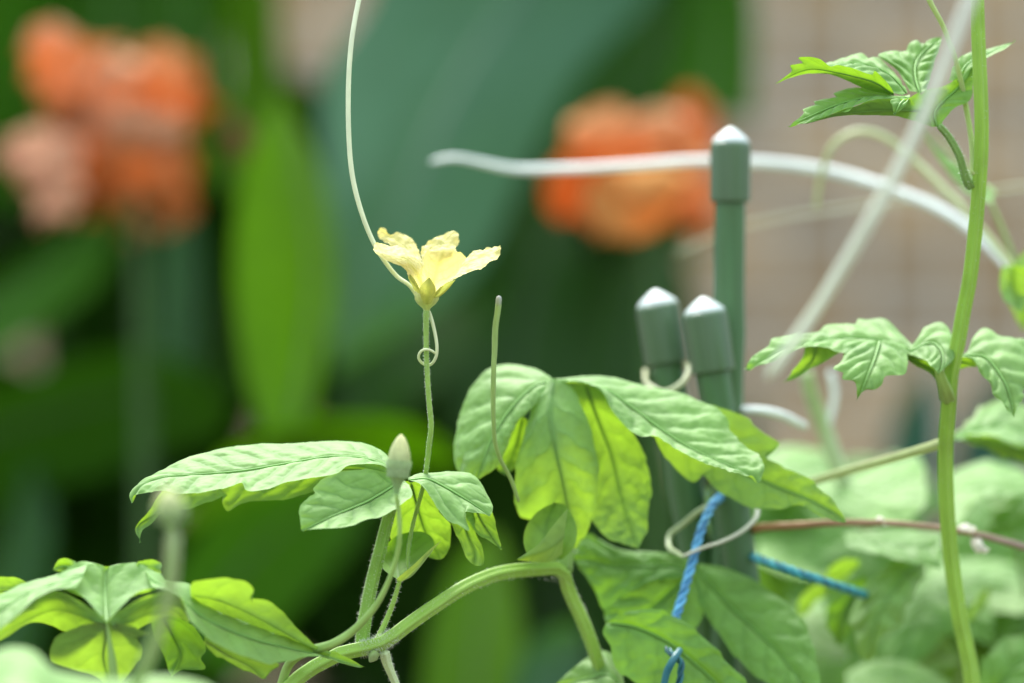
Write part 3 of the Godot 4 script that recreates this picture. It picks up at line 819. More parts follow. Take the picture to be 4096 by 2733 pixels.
	add(B, pts(FC, [640, 226, 4.6, 760, 220, 5.0, 880, 215, 5.2, 1000, 230, 5.2, 1140, 266, 5.0, 1300, 296, 4.8, 1450, 352, 4.5, 1545, 395, 4.2, 1612, 475, 3.9, 1610, 515, 3.7, 1700, 600, 3.2, 1780, 662, 2.6, 1806, 720, 2.2, 1782, 802, 1.8]),
		pts(FC, [650, 232, 4.4, 900, 268, 4.0, 1100, 400, 3.6, 1250, 510, 3.2, 1400, 605, 2.8, 1560, 680, 2.4, 1700, 740, 2.0, 1782, 802, 1.8]),
		pts(FC, [660, 240, 4.2, 860, 266, 3.8, 932, 330, 3.4, 962, 402, 3.2, 1050, 492, 2.9, 1122, 547, 2.7, 1200, 542, 2.6, 1300, 600, 2.4, 1440, 682, 2.1, 1560, 722, 1.9, 1640, 742, 1.7, 1720, 764, 1.7, 1782, 802, 1.8]), {"rows": 120})
	add(B, pts(FC, [1180, 480, 4.2, 1215, 580, 4.6, 1330, 735, 4.9, 1432, 792, 5.0, 1470, 762, 5.0, 1520, 812, 5.0, 1600, 872, 5.0, 1720, 932, 4.9, 1800, 944, 4.8, 1900, 947, 4.6, 1990, 922, 4.4, 2080, 962, 4.0, 2180, 1010, 3.6, 2262, 1024, 3.2]),
		pts(FC, [1220, 480, 4.4, 1450, 600, 5.0, 1650, 720, 5.2, 1850, 810, 4.9, 2050, 890, 4.2, 2180, 960, 3.7, 2262, 1024, 3.2]),
		pts(FC, [1300, 420, 4.8, 1450, 380, 5.0, 1560, 388, 5.0, 1700, 450, 5.0, 1800, 530, 5.0, 1884, 602, 4.9, 1822, 640, 4.9, 1812, 662, 4.8, 1900, 712, 4.6, 2050, 784, 4.2, 2150, 870, 3.8, 2232, 960, 3.4, 2262, 1024, 3.2]), {"amp": 0.0005})
	put_leaf(B, o, "broad drooping lobed leaf in front of the stakes")
	# its bract and the stalk that has lost its flower
	br = Shape.new()
	lobe(br, pts(FC, [670, 1235, 3.0, 520, 1225, 2.7, 478, 1150, 2.7, 490, 1050, 2.9, 560, 960, 3.1, 650, 915, 3.2]), pts(FC, [680, 1230, 3.0, 600, 1140, 3.1, 600, 1040, 3.3, 630, 960, 3.3, 650, 915, 3.2]),
		pts(FC, [690, 1230, 3.0, 760, 1150, 2.7, 770, 1050, 2.8, 735, 970, 3.0, 700, 925, 3.1, 650, 915, 3.2]), {"rows": 36, "half": 12, "amp": 0.0003, "col": Color(0.2, 0.38, 0.06), "crease": 0.0})
	lobe(br, pts(FC, [690, 1200, 2.7, 620, 1242, 2.5, 540, 1242, 2.4, 440, 1230, 2.4]), pts(FC, [700, 1100, 2.5, 640, 1150, 2.3, 560, 1190, 2.2, 440, 1230, 2.4]), pts(FC, [720, 945, 2.6, 640, 1040, 2.3, 560, 1140, 2.2, 440, 1230, 2.4]), {"rows": 30, "half": 10, "amp": 0.0002, "col": Color(0.25, 0.42, 0.09), "crease": 0.1})
	part("bract", br, M.leaf, o)
	stem_part(o, pts(FN, [931, 112, 1.0, 922, 200, 1.0, 905, 320, 1.0, 896, 500, 1.0, 888, 700, 1.0, 884, 900, 1.1, 888, 1150, 1.3, 900, 1300, 1.5, 945, 1440, 1.8, 1030, 1600, 2.2, 1100, 1800, 2.5]), [0.0008, 0.0008, 0.0007, 0.00065, 0.0006, 0.00055, 0.0005], {"ribs": 0.03, "col": Color(0.30, 0.42, 0.12), "rows": 60, "rough": 0.15}, "bare_stalk", 0)
	var tip := Shape.new()
	lathe(tip, P(FN, 926, 160, 1.0), Vector3(0.08, 1, 0).normalized(), [0.0, 0.00078, 0.001, 0.00082, 0.0020, 0.00084, 0.0028, 0.0006, 0.003, 0.0001], 12, Color(0.30, 0.36, 0.16), Color(0.44, 0.42, 0.50), 0.05)
	part("stalk_scar", tip, M.stem, o)

func bud(o: Node3D, low: Vector3, high: Vector3, r: float) -> void:
	var s := Shape.new()
	var h := low.distance_to(high)
	var prof := []
	var green := []
	for k in 15:
		var t := k / 14.0
		prof.append_array([h * (0.28 + 0.72 * t), r * pow(maxf(1.0 - pow(absf(t * 1.15 - 0.15) , 2.2), 0.0), 0.75) * (1.0 - 0.12 * (1.0 - t)) + 0.00003])
		green.append_array([h * 0.56 * t, 0.0007 + (r * 0.97 - 0.0007) * smoothstep(0.0, 0.95, t) + (0.00015 if t > 0.5 else 0.0)])
	var dir := (high - low).normalized()
	lathe(s, low, dir, prof, 20, Color(0.30, 0.44, 0.20), Color(0.76, 0.76, 0.48), 0.06)
	var b := part("bud", s, M.petal, o)
	s = Shape.new()
	lathe(s, low, dir, green, 20, Color(0.20, 0.36, 0.12), Color(0.34, 0.47, 0.22), 0.06)
	part("calyx", s, M.stem, b)

func flower(o: Node3D) -> void:
	# pedicel, from the bract up past the leaf
	stem_part(o, pts(FE, [598, 690, 0.4, 600, 600, 0.6, 612, 470, 0.8, 645, 320, 0.9, 700, 120, 0.8]) + pts(FN, [318, 1560, 0.6, 345, 1340, 0.3, 364, 1150, 0.15, 346, 950, 0.05, 332, 720, 0, 324, 560, 0, 322, 350, 0, 325, 170, 0]), [0.0004, 0.0005, 0.0005, 0.0006, 0.00068, 0.0007, 0.0007, 0.0007, 0.0007, 0.0009], {"ribs": 0.05, "col": Color(0.30, 0.47, 0.09), "rows": 90, "tall": 0.0005}, "flower_stalk", 1500)
	var f := Node3D.new()
	f.name = "flower"
	o.add_child(f)
	f.position = -o.position
	f.set_meta("label", "open pale yellow flower with five crinkled petals")
	var Y := Color(0.80, 0.71, 0.29)
	var Y0 := Color(0.80, 0.77, 0.52)
	var set := {"rows": 110, "half": 32, "amp": 0.00012, "gap": 0.005, "col": Y, "base_col": Y0, "base_reach": 0.6, "rib": Color(0.66, 0.62, 0.22), "ruffle": 0.0014, "crease": 0.1, "mottle": 0.05, "teeth": 0.0004, "pitch": 0.0028, "fine": 0.00012}
	var list := [
		# back left
		[[860, 800, 0.3, 800, 640, 0.9, 700, 520, 1.5, 590, 420, 1.9, 500, 340, 2.1, 470, 300, 2.2, 485, 258, 2.2], [870, 800, 0.3, 830, 620, 1.0, 770, 480, 1.7, 680, 390, 2.1, 570, 320, 2.3, 485, 258, 2.2], [880, 800, 0.3, 868, 600, 1.0, 845, 480, 1.7, 795, 370, 2.1, 720, 312, 2.4, 640, 300, 2.4, 580, 310, 2.3, 530, 275, 2.3, 485, 258, 2.2], {"ruffle": 0.0016}],
		# back right
		[[900, 800, 0.3, 880, 640, 0.9, 862, 500, 1.5, 868, 430, 1.7, 920, 380, 1.9, 1000, 330, 2.0, 1080, 285, 2.1], [930, 800, 0.3, 960, 640, 1.0, 1000, 500, 1.5, 1040, 400, 1.8, 1070, 330, 2.0, 1110, 278, 2.1], [980, 800, 0.3, 1080, 640, 0.8, 1170, 540, 1.2, 1180, 470, 1.4, 1165, 420, 1.6, 1195, 370, 1.8, 1188, 300, 2.0, 1140, 275, 2.1], {"ruffle": 0.0015}],
		# right
		[[960, 820, 0.1, 1040, 700, 0.6, 1150, 590, 0.9, 1260, 515, 1.0, 1340, 450, 1.1, 1420, 440, 1.0, 1480, 420, 0.9, 1570, 408, 0.7], [970, 820, 0.0, 1080, 710, 0.2, 1200, 620, 0.3, 1330, 545, 0.4, 1450, 480, 0.5, 1572, 420, 0.6], [985, 830, -0.1, 1150, 715, -0.3, 1290, 645, -0.4, 1400, 605, -0.3, 1480, 560, -0.1, 1545, 500, 0.2, 1578, 440, 0.5], {"ruffle": 0.0014}],
		# left front
		[[880, 830, -0.1, 760, 690, -0.5, 700, 600, -0.7, 600, 562, -0.8, 510, 520, -0.8, 445, 470, -0.7, 440, 420, -0.4, 455, 380, 0.0], [890, 830, -0.2, 820, 650, -0.5, 720, 530, -0.6, 600, 480, -0.5, 510, 440, -0.3, 455, 380, 0.0], [910, 800, -0.2, 915, 680, -0.4, 870, 560, -0.3, 770, 470, 0.0, 660, 425, 0.2, 580, 412, 0.3, 520, 400, 0.3, 455, 380, 0.0], {"ruffle": 0.0010}],
		# front
		[[905, 850, -0.2, 915, 700, -0.7, 895, 580, -1.0, 900, 490, -1.1, 930, 440, -1.1, 1000, 415, -1.0], [925, 850, -0.3, 980, 700, -0.9, 1020, 570, -1.3, 1060, 470, -1.4, 1080, 430, -1.2], [960, 850, -0.2, 1080, 740, -0.6, 1180, 650, -0.9, 1245, 560, -1.2, 1250, 500, -1.5, 1200, 470, -1.6, 1130, 448, -1.4], {"ruffle": 0.0012}],
	]
	for w in list:
		var s := Shape.new()
		var all := set.duplicate()
		all.merge(w[3], true)
		lobe(s, pts(FA, w[0]), pts(FA, w[1]), pts(FA, w[2]), all)
		part("petal", s, M.petal, f)
	var G := Color(0.42, 0.46, 0.14)
	for w in [[[880, 930, -0.3, 850, 840, -0.7, 855, 770, -0.95, 935, 692, -1.1], [915, 935, -0.4, 920, 850, -0.8, 925, 770, -1.05, 935, 692, -1.1], [950, 930, -0.3, 990, 830, -0.7, 985, 770, -0.95, 935, 692, -1.1]],
			[[940, 900, -0.1, 985, 830, -0.4, 1060, 760, -0.5, 1168, 714, -0.4], [955, 905, -0.1, 1020, 840, -0.4, 1090, 780, -0.4, 1168, 714, -0.4], [970, 905, 0.1, 1050, 850, 0.0, 1110, 790, 0.0, 1168, 714, -0.4]],
			[[850, 890, 0.1, 790, 790, 0.0, 745, 700, -0.3, 742, 645, -0.5], [865, 895, -0.1, 820, 800, -0.3, 770, 710, -0.5, 742, 645, -0.5], [880, 890, -0.2, 850, 800, -0.5, 800, 710, -0.6, 742, 645, -0.5]]]:
		var s := Shape.new()
		lobe(s, pts(FA, w[0]), pts(FA, w[1]), pts(FA, w[2]), {"rows": 30, "half": 10, "amp": 0.0001, "gap": 0.004, "col": G, "crease": 0.2, "fine": 0.00008})
		part("sepal", s, M.petal, f)
	var cup := Shape.new()
	lathe(cup, P(FA, 910, 972, 0), Vector3(0.0, 1, 0), [-0.0008, 0.0008, 0.0, 0.00105, 0.0012, 0.0025, 0.0024, 0.0033, 0.0040, 0.0034, 0.0062, 0.0026, 0.0085, 0.0014], 24, Color(0.46, 0.58, 0.16), Color(0.68, 0.66, 0.22), 0.06)
	part("receptacle", cup, M.stem, f)
	# the tendril that hangs from above and winds round the stalk
	var top := P(FO, 840, -60, 0.8)
	var t := thing("coiled_tendril", top, "long thin pale tendril arching past the flower and coiled round its stalk", "tendril")
	var s2 := Shape.new()
	tube(s2, pts(FO, [860, -160, 1.2, 832, -40, 0.8, 806, 100, 0.5, 799, 250, 0.4, 808, 400, 0.3, 832, 495, 0.3]) + pts(FA, [440, 392, 0.4, 540, 556, 0.5, 650, 690, 0.6, 755, 765, 0.5, 835, 880, 0.7, 900, 965, 0.4]) + pts(FN, [350, 215, 0.15, 392, 360, 0.1, 413, 500, 0.05, 404, 585, 0.08, 365, 643, 0.15, 325, 650, 0.2, 280, 625, 0.12, 259, 580, 0, 285, 530, -0.12, 335, 518, -0.18, 385, 540, -0.1, 402, 562, -0.02]),
		[0.00064, 0.00068, 0.0007, 0.0007, 0.0007, 0.00066, 0.00056, 0.00045, 0.00035], {"rows": 170, "sides": 10, "col": Color(0.74, 0.77, 0.56), "col2": Color(0.66, 0.71, 0.42)})
	part("tendril_thread", s2, M.tendril, t)

func right_vine() -> void:
	var foot := P(FG, 1740, 1568, 6)
	var root := Vector3(foot.x + 0.02, 0, foot.z)
	var o := thing("bitter_melon_vine", root, "upright grooved vine with jagged young leaves beside the tiled wall", "vine", "bitter melon vines climbing the stakes")
	var run := pts(FH, [1740, -300, 1.3, 1755, 0, 1.4, 1765, 300, 1.5, 1783, 700, 1.6, 1786, 1000, 1.8, 1772, 1250, 2.0]) + pts(FI, [1708, 0, 2.6, 1660, 250, 2.9, 1620, 480, 3.1, 1575, 680, 3.3, 1558, 900, 3.6]) + pts(FG, [1565, 0, 4.3, 1575, 400, 4.8, 1600, 700, 5.2, 1655, 1100, 5.6, 1745, 1568, 6.0])
	run.append(foot + Vector3(0.015, -0.25, 0))
	run.append(root - Vector3(0, 0.02, 0))
	stem_part(o, run, [0.0017, 0.0019, 0.0021, 0.0020, 0.0020, 0.0023, 0.0022, 0.0021, 0.0021, 0.0022, 0.0024], {"rows": 260, "col": Color(0.32, 0.52, 0.07), "ribs": 0.2, "sides": 40}, "stem", 3000)
	# top leaf
	stem_part(o, pts(FH, [1715, 1310, 2.0, 1680, 1240, 1.8, 1635, 1090, 1.6, 1565, 960, 1.5, 1490, 870, 1.4]), [0.0013, 0.0010, 0.0010, 0.0009], {"col": Color(0.20, 0.34, 0.08)}, "leaf_stalk", 150)
	stem_part(o, pts(FH, [1735, 1230, 1.9, 1722, 1010, 2.1, 1700, 850, 2.2, 1675, 720, 2.2, 1640, 540, 2.0, 1595, 380, 1.8, 1530, 200, 1.6, 1425, 0, 1.4, 1380, -120, 1.3]), [0.0009, 0.0008, 0.0008, 0.0007, 0.0007, 0.0008], {"ribs": 0.02, "col": Color(0.46, 0.56, 0.2)}, "tendril", 0)
	var T := leaf({"rows": 70, "half": 14, "teeth": 0.0004, "pitch": 0.006, "amp": 0.0008, "gap": 0.0045, "col": Color(0.18, 0.38, 0.065), "crease": 0.3})
	add(T, pts(FH, [1270, 640, 1.6, 1240, 595, 2.2, 1160, 480, 2.8, 1060, 395, 3.2, 1010, 408, 3.1, 960, 368, 3.2, 890, 378, 3.1, 800, 410, 2.8, 720, 440, 2.5, 620, 455, 2.1, 510, 500, 1.6]), pts(FH, [1270, 645, 1.5, 1200, 560, 1.8, 1110, 490, 2.0, 1000, 445, 2.1, 880, 430, 2.0, 760, 450, 1.8, 620, 470, 1.6, 510, 500, 1.4]),
		pts(FH, [1240, 660, 1.3, 1170, 640, 1.2, 1060, 560, 1.2, 1000, 522, 1.2, 900, 482, 1.2, 800, 466, 1.2, 720, 466, 1.2, 600, 484, 1.2, 510, 502, 1.2]))
	add(T, pts(FH, [1180, 650, 1.2, 1155, 605, 0.9, 1040, 495, 0.7, 1032, 520, 0.7, 900, 480, 0.6, 780, 455, 0.6, 740, 465, 0.6, 660, 410, 0.6, 510, 404, 0.7, 545, 440, 0.7, 452, 458, 0.8, 472, 490, 0.8, 345, 582, 0.9]), pts(FH, [1180, 655, 1.3, 1050, 570, 1.0, 900, 525, 0.9, 740, 490, 0.9, 600, 472, 0.9, 500, 500, 0.9, 345, 582, 0.9]),
		pts(FH, [1180, 665, 1.4, 1000, 625, 1.4, 870, 570, 1.3, 740, 520, 1.2, 600, 510, 1.1, 480, 535, 1.0, 345, 582, 0.9]), {"amp": 0.0003})
	add(T, pts(FH, [1290, 640, 1.6, 1200, 490, 2.4, 1072, 382, 2.9, 1130, 362, 3.1, 1200, 360, 3.2, 1255, 372, 3.2, 1290, 300, 3.4, 1340, 284, 3.5, 1385, 335, 3.3, 1402, 292, 3.5, 1512, 248, 3.6]), pts(FH, [1360, 645, 1.5, 1330, 540, 2.0, 1330, 440, 2.5, 1370, 370, 2.9, 1430, 310, 3.2, 1512, 248, 3.6]), pts(FH, [1400, 640, 1.6, 1435, 540, 2.2, 1465, 420, 2.7, 1495, 340, 3.1, 1512, 248, 3.6]), {"amp": 0.0009})
	add(T, pts(FH, [1290, 660, 1.4, 1190, 682, 1.6, 1130, 645, 1.9, 1060, 642, 1.9, 960, 614, 2.0, 880, 614, 1.9, 758, 650, 1.6, 772, 680, 1.4, 618, 704, 1.2, 630, 732, 1.0, 545, 764, 0.8, 552, 790, 0.6, 434, 876, 0.3]), pts(FH, [1290, 675, 1.1, 1130, 668, 1.2, 1000, 672, 1.2, 860, 700, 1.0, 740, 740, 0.7, 600, 800, 0.4, 434, 876, 0.3]),
		pts(FH, [1290, 690, 0.9, 1150, 685, 0.7, 1000, 705, 0.5, 900, 745, 0.4, 860, 778, 0.3, 760, 785, 0.3, 660, 835, 0.2, 550, 858, 0.2, 434, 876, 0.3]))
	add(T, pts(FH, [1360, 640, 1.2, 1260, 690, 0.8, 1150, 690, 0.6, 1000, 705, 0.4, 920, 740, 0.4, 830, 762, 0.3, 700, 812, 0.2, 560, 856, 0.2]), pts(FH, [1400, 760, 1.2, 1260, 760, 1.0, 1130, 760, 0.8, 960, 770, 0.7, 800, 790, 0.5, 680, 822, 0.4, 560, 858, 0.3]), pts(FH, [1445, 885, 1.3, 1330, 845, 1.2, 1200, 808, 1.1, 1000, 802, 0.9, 830, 804, 0.7, 700, 826, 0.5, 560, 860, 0.3]), {"amp": 0.0003})
	add(T, pts(FH, [1220, 680, 0.5, 1160, 700, 0.3, 1170, 745, 0.2, 1180, 802, 0.1]), pts(FH, [1250, 690, 0.5, 1220, 720, 0.2, 1200, 760, 0.1, 1180, 802, 0.1]), pts(FH, [1285, 675, 0.5, 1262, 720, 0.3, 1230, 760, 0.2, 1180, 802, 0.1]), {"rows": 20, "half": 6})
	add(T, pts(FH, [1440, 885, 1.3, 1335, 820, 1.2, 1345, 700, 1.3, 1400, 635, 1.5, 1550, 590, 1.8, 1640, 520, 2.1, 1735, 425, 2.4]), pts(FH, [1480, 880, 1.4, 1460, 780, 1.5, 1530, 690, 1.7, 1610, 620, 2.0, 1690, 530, 2.2, 1735, 425, 2.4]), pts(FH, [1505, 870, 1.4, 1530, 830, 1.5, 1610, 745, 1.7, 1705, 700, 1.9, 1728, 600, 2.2, 1735, 425, 2.4]), {"amp": 0.0004})
	add(T, pts(FH, [1560, 560, 2.0, 1610, 430, 2.5, 1700, 368, 2.8, 1820, 345, 3.0, 1920, 320, 3.1, 2022, 280, 3.2]), pts(FH, [1620, 560, 2.0, 1690, 440, 2.4, 1800, 380, 2.6, 1920, 330, 2.9, 2022, 280, 3.2]), pts(FH, [1680, 560, 2.0, 1720, 470, 2.1, 1820, 405, 2.2, 1950, 342, 2.6, 2022, 282, 3.2]), {"amp": 0.0004})
	put_leaf(T, o, "jagged young leaf at the top of the upright stem")
	# middle leaf
	stem_part(o, pts(FI, [1555, 860, 3.4, 1530, 780, 3.0, 1500, 690, 2.8, 1480, 580, 2.8]), [0.0022, 0.0015, 0.0009], {"col": Color(0.30, 0.44, 0.09)}, "leaf_stalk", 0)
	var N := leaf({"rows": 70, "half": 16, "teeth": 0.0009, "pitch": 0.009, "amp": 0.0008, "gap": 0.006, "col": GREEN, "crease": 0.2})
	add(N, pts(FI, [1380, 560, 3.6, 1290, 470, 4.2, 1200, 388, 4.8, 1110, 308, 5.2, 1000, 315, 5.2, 930, 308, 5.2, 920, 342, 5.0, 800, 340, 5.0, 700, 352, 4.8, 655, 392, 4.6, 500, 412, 4.2, 330, 450, 3.8, 310, 492, 3.6, 240, 540, 3.4, 160, 612, 3.1, 148, 662, 3.0]), pts(FI, [1380, 570, 3.4, 1200, 480, 3.8, 1000, 430, 4.0, 800, 430, 3.9, 600, 460, 3.6, 420, 510, 3.3, 270, 580, 3.1, 148, 662, 3.0]),
		pts(FI, [1370, 590, 3.2, 1250, 545, 3.2, 1000, 560, 3.0, 820, 540, 3.0, 700, 500, 3.1, 560, 500, 3.0, 420, 560, 2.9, 330, 612, 2.9, 240, 632, 2.9, 148, 662, 3.0]))
	add(N, pts(FI, [820, 470, 3.4, 825, 590, 2.8, 758, 658, 2.4, 832, 686, 2.3, 820, 728, 2.2, 902, 742, 2.1, 926, 812, 2.0, 918, 888, 2.0]), pts(FI, [1080, 450, 3.5, 1050, 560, 2.8, 1010, 660, 2.3, 970, 760, 2.0, 918, 888, 2.0]), pts(FI, [1260, 490, 3.4, 1270, 600, 2.8, 1250, 692, 2.4, 1120, 706, 2.2, 1090, 765, 2.1, 1040, 797, 2.0, 985, 797, 2.0, 918, 888, 2.0]))
	add(N, pts(FI, [560, 480, 3.6, 540, 580, 3.8, 470, 680, 4.0, 408, 748, 4.0]), pts(FI, [640, 480, 3.7, 610, 580, 4.0, 520, 670, 4.1, 408, 748, 4.0]), pts(FI, [820, 530, 3.6, 700, 600, 3.8, 600, 652, 4.0, 500, 712, 4.0, 408, 748, 4.0]), {"amp": 0.0003})
	add(N, pts(FI, [1290, 505, 3.5, 1340, 448, 3.8, 1400, 362, 4.2, 1500, 328, 4.3, 1560, 378, 4.0, 1602, 560, 3.0, 1488, 695, 2.2]), pts(FI, [1300, 530, 3.3, 1380, 480, 3.4, 1450, 470, 3.4, 1510, 520, 3.0, 1520, 610, 2.5, 1488, 695, 2.2]), pts(FI, [1290, 545, 3.1, 1360, 575, 2.8, 1410, 595, 2.6, 1450, 640, 2.3, 1488, 695, 2.2]), {"rows": 40})
	add(N, pts(FI, [1230, 540, 3.4, 1330, 565, 3.4, 1430, 600, 3.4, 1520, 700, 3.3, 1520, 790, 3.2]), pts(FI, [1240, 560, 3.6, 1340, 600, 3.6, 1440, 650, 3.6, 1520, 790, 3.2]), pts(FI, [1250, 575, 3.5, 1350, 640, 3.5, 1440, 690, 3.4, 1520, 790, 3.2]), {"amp": 0.0003, "rows": 40})
	add(N, pts(FI, [1640, 570, 3.4, 1740, 600, 3.2, 1790, 700, 2.9, 1850, 752, 2.7, 1886, 852, 2.4, 1930, 882, 2.3, 1970, 940, 2.2, 2022, 988, 2.1]), pts(FI, [1650, 555, 3.6, 1800, 560, 3.4, 1900, 660, 3.0, 1970, 780, 2.6, 2000, 880, 2.4, 2022, 988, 2.1]), pts(FI, [1690, 545, 3.8, 1735, 435, 4.4, 1810, 374, 4.8, 1920, 425, 4.4, 2020, 440, 4.2, 2130, 600, 3.6, 2150, 720, 3.2, 2076, 812, 2.8, 2086, 852, 2.6, 2040, 902, 2.4, 2022, 988, 2.1]))
	add(N, pts(FI, [1980, 470, 4.6, 2050, 440, 4.8, 2150, 480, 4.8, 2330, 620, 4.4]), pts(FI, [2000, 520, 4.2, 2100, 530, 4.3, 2200, 570, 4.3, 2330, 620, 4.4]), pts(FI, [2020, 560, 3.8, 2110, 610, 3.8, 2200, 640, 4.0, 2330, 620, 4.4]), {"rows": 40})
	add(N, pts(FI, [1560, 580, 3.6, 1640, 552, 3.7, 1710, 570, 3.7, 1760, 640, 3.7]), pts(FI, [1570, 620, 3.7, 1640, 600, 3.8, 1700, 610, 3.8, 1760, 640, 3.7]), pts(FI, [1580, 660, 3.7, 1640, 650, 3.8, 1700, 640, 3.8, 1760, 642, 3.7]), {"amp": 0.0002, "rows": 24})
	put_leaf(N, o, "ragged leaf spread either side of the upright stem")

	# the pale strand that slants across in front of it
	var a := thing("pale_strand", P(FO, 1760, 870, -15), "straight pale strand slanting across in front of the jagged top leaf", "tendril")
	var s := Shape.new()
	tube(s, pts(FO, [2330, -260, -17, 2210, 40, -16.5, 2110, 290, -16, 2000, 500, -15.5, 1880, 700, -15, 1760, 870, -15]), [0.0015, 0.0015, 0.0015, 0.0013], {"rows": 60, "col": Color(0.76, 0.77, 0.74), "col2": Color(0.66, 0.69, 0.52)})
	part("strand", s, M.tendril, a)

func back_vines() -> void:
	# the long white tendril, its loop, and what they grow from
	var e := P(FO, 2420, 800, 18)
	var root := Vector3(e.x, 0, e.z)
	var o := thing("bitter_melon_vine", root, "pale blurred vine with long white tendrils reaching behind the stakes", "vine", "bitter melon vines climbing the stakes")
	stem_part(o, PackedVector3Array([root - Vector3(0, 0.02, 0), root + Vector3(0, 0.5, 0)]) + pts(FO, [2420, 1100, 16, 2400, 800, 15, 2345, 640, 14, 2290, 500, 13, 2240, 400, 13, 2130, 300, 13]), [0.002, 0.002, 0.0019, 0.0016, 0.0012, 0.0006], {"rows": 90, "col": Color(0.42, 0.52, 0.2), "ribs": 0.05})
	stem_part(o, pts(FO, [2380, 700, 15, 2285, 580, 17, 2190, 500, 18, 2060, 440, 19, 1900, 392, 20, 1760, 374, 20, 1600, 370, 20, 1450, 380, 20, 1300, 388, 20, 1180, 388, 20, 1100, 372, 19.5, 1040, 362, 19, 985, 372, 19]), [0.0014, 0.0016, 0.0017, 0.0017, 0.0016, 0.0015, 0.0008], {"mat": "tendril", "ribs": 0.0, "col": WHITE, "rows": 110}, "tendril")
	stem_part(o, pts(FO, [2345, 640, 14, 2230, 500, 15, 2100, 370, 16, 2030, 315, 16, 1970, 302, 16, 1915, 330, 16, 1885, 400, 16.5, 1872, 480, 17]), [0.001, 0.0011, 0.0011, 0.0010, 0.0007], {"mat": "tendril", "ribs": 0.0, "col": Color(0.56, 0.60, 0.32), "rows": 70}, "tendril")
	stem_part(o, pts(FO, [2400, 420, 24, 2200, 450, 26, 2000, 470, 27, 1850, 490, 27, 1700, 520, 27, 1550, 580, 26]), [0.0005, 0.0004, 0.0003], {"mat": "tendril", "ribs": 0.0, "col": Color(0.50, 0.54, 0.34), "rows": 70}, "tendril")
	var l := leaf({"rows": 36, "half": 9, "teeth": 0.0006, "amp": 0.0008, "col": GREEN, "crease": 0.2})
	add(l, pxy(FO, [2290, 440, 2200, 380, 2150, 340, 2110, 290], 14, 13), pxy(FO, [2280, 450, 2220, 410, 2170, 360, 2110, 290], 13, 13), pxy(FO, [2280, 470, 2230, 450, 2180, 400, 2110, 290], 12, 13))
	add(l, pxy(FO, [2300, 640, 2310, 680, 2330, 720, 2350, 760], 12, 13), pxy(FO, [2330, 600, 2345, 660, 2355, 700, 2350, 760], 12, 13), pxy(FO, [2380, 560, 2400, 640, 2390, 720, 2350, 760], 13, 13))
	put_leaf(l, o)
	# pale shoot behind the middle leaf
	stem_part(o, pts(FO, [2000, 1230, 18, 1930, 1090, 18, 1890, 980, 18, 1860, 900, 17.5, 1850, 850, 17]), [0.0022, 0.0024, 0.0026, 0.0024, 0.002], {"ribs": 0.05, "col": Color(0.45, 0.54, 0.28)}, "shoot")
	stem_part(o, pts(FO, [1905, 850, 18, 1915, 910, 18, 1900, 990, 18, 1920, 1060, 18.5]), [0.0011, 0.0010, 0.0009], {"mat": "tendril", "ribs": 0.0, "col": WHITE}, "tendril")
	stem_part(o, pts(FO, [1700, 940, 9, 1740, 942, 9.5, 1790, 952, 10.5, 1850, 980, 12]), [0.0012, 0.0014, 0.0014, 0.0012], {"mat": "tendril", "ribs": 0.0, "col": WHITE}, "tendril")
	# leaves of this vine, out of focus at the lower right
	for w in leaves_back():
		var g := leaf({"rows": 60, "half": 10, "teeth": 0.0028, "pitch": 0.012, "amp": 0.0010, "gap": 0.008, "col": GREEN if w[4] == 0 else GREEN2, "crease": 0.2})
		add(g, pts(w[0], w[1]), pts(w[0], w[2]), pts(w[0], w[3]))
		put_leaf(g, o)

	for k in 16:
		var at := P(FO, rng.randf_range(1760, 2420), rng.randf_range(1080, 1620), rng.randf_range(16, 40))
		palmate(o, at, rng.randf_range(0.026, 0.036), rng.randf_range(-0.8, 0.8), rng.randf_range(0.5, 1.15))
	# the lower vine under the stakes
	var q := P(FF, 700, 1600, 8)
	var r2 := Vector3(q.x, 0, q.z)
	var v := thing("bitter_melon_vine", r2, "leafy low vine with large soft green leaves under the stakes", "vine", "bitter melon vines climbing the stakes")
	stem_part(v, PackedVector3Array([r2 - Vector3(0, 0.02, 0), r2 + Vector3(0, 0.6, 0)]) + pts(FF, [750, 1700, 7.2, 820, 1200, 7.0, 950, 800, 6.6, 1040, 620, 5.9]), [0.002, 0.002, 0.0018, 0.0013], {"rows": 60})
	var F2 := leaf({"rows": 70, "half": 18, "teeth": 0.0010, "pitch": 0.010, "amp": 0.0008, "gap": 0.009, "col": Color(0.16, 0.36, 0.06), "crease": 0.15, "ruffle": 0.0010})
	add(F2, pts(FF, [1060, 540, 7.34, 900, 490, 7.34, 750, 468, 7.34, 600, 474, 7.34, 430, 436, 7.25, 350, 372, 7.25, 260, 342, 7.16, 190, 430, 6.89, 165, 510, 6.62]), pts(FF, [1050, 600, 7.07, 850, 560, 6.98, 650, 560, 6.89, 450, 560, 6.80, 300, 520, 6.71, 165, 510, 6.62]), pts(FF, [1040, 660, 6.89, 850, 660, 6.71, 700, 690, 6.58, 500, 800, 6.44, 390, 880, 6.35, 310, 710, 6.44, 230, 610, 6.53, 165, 510, 6.62]))
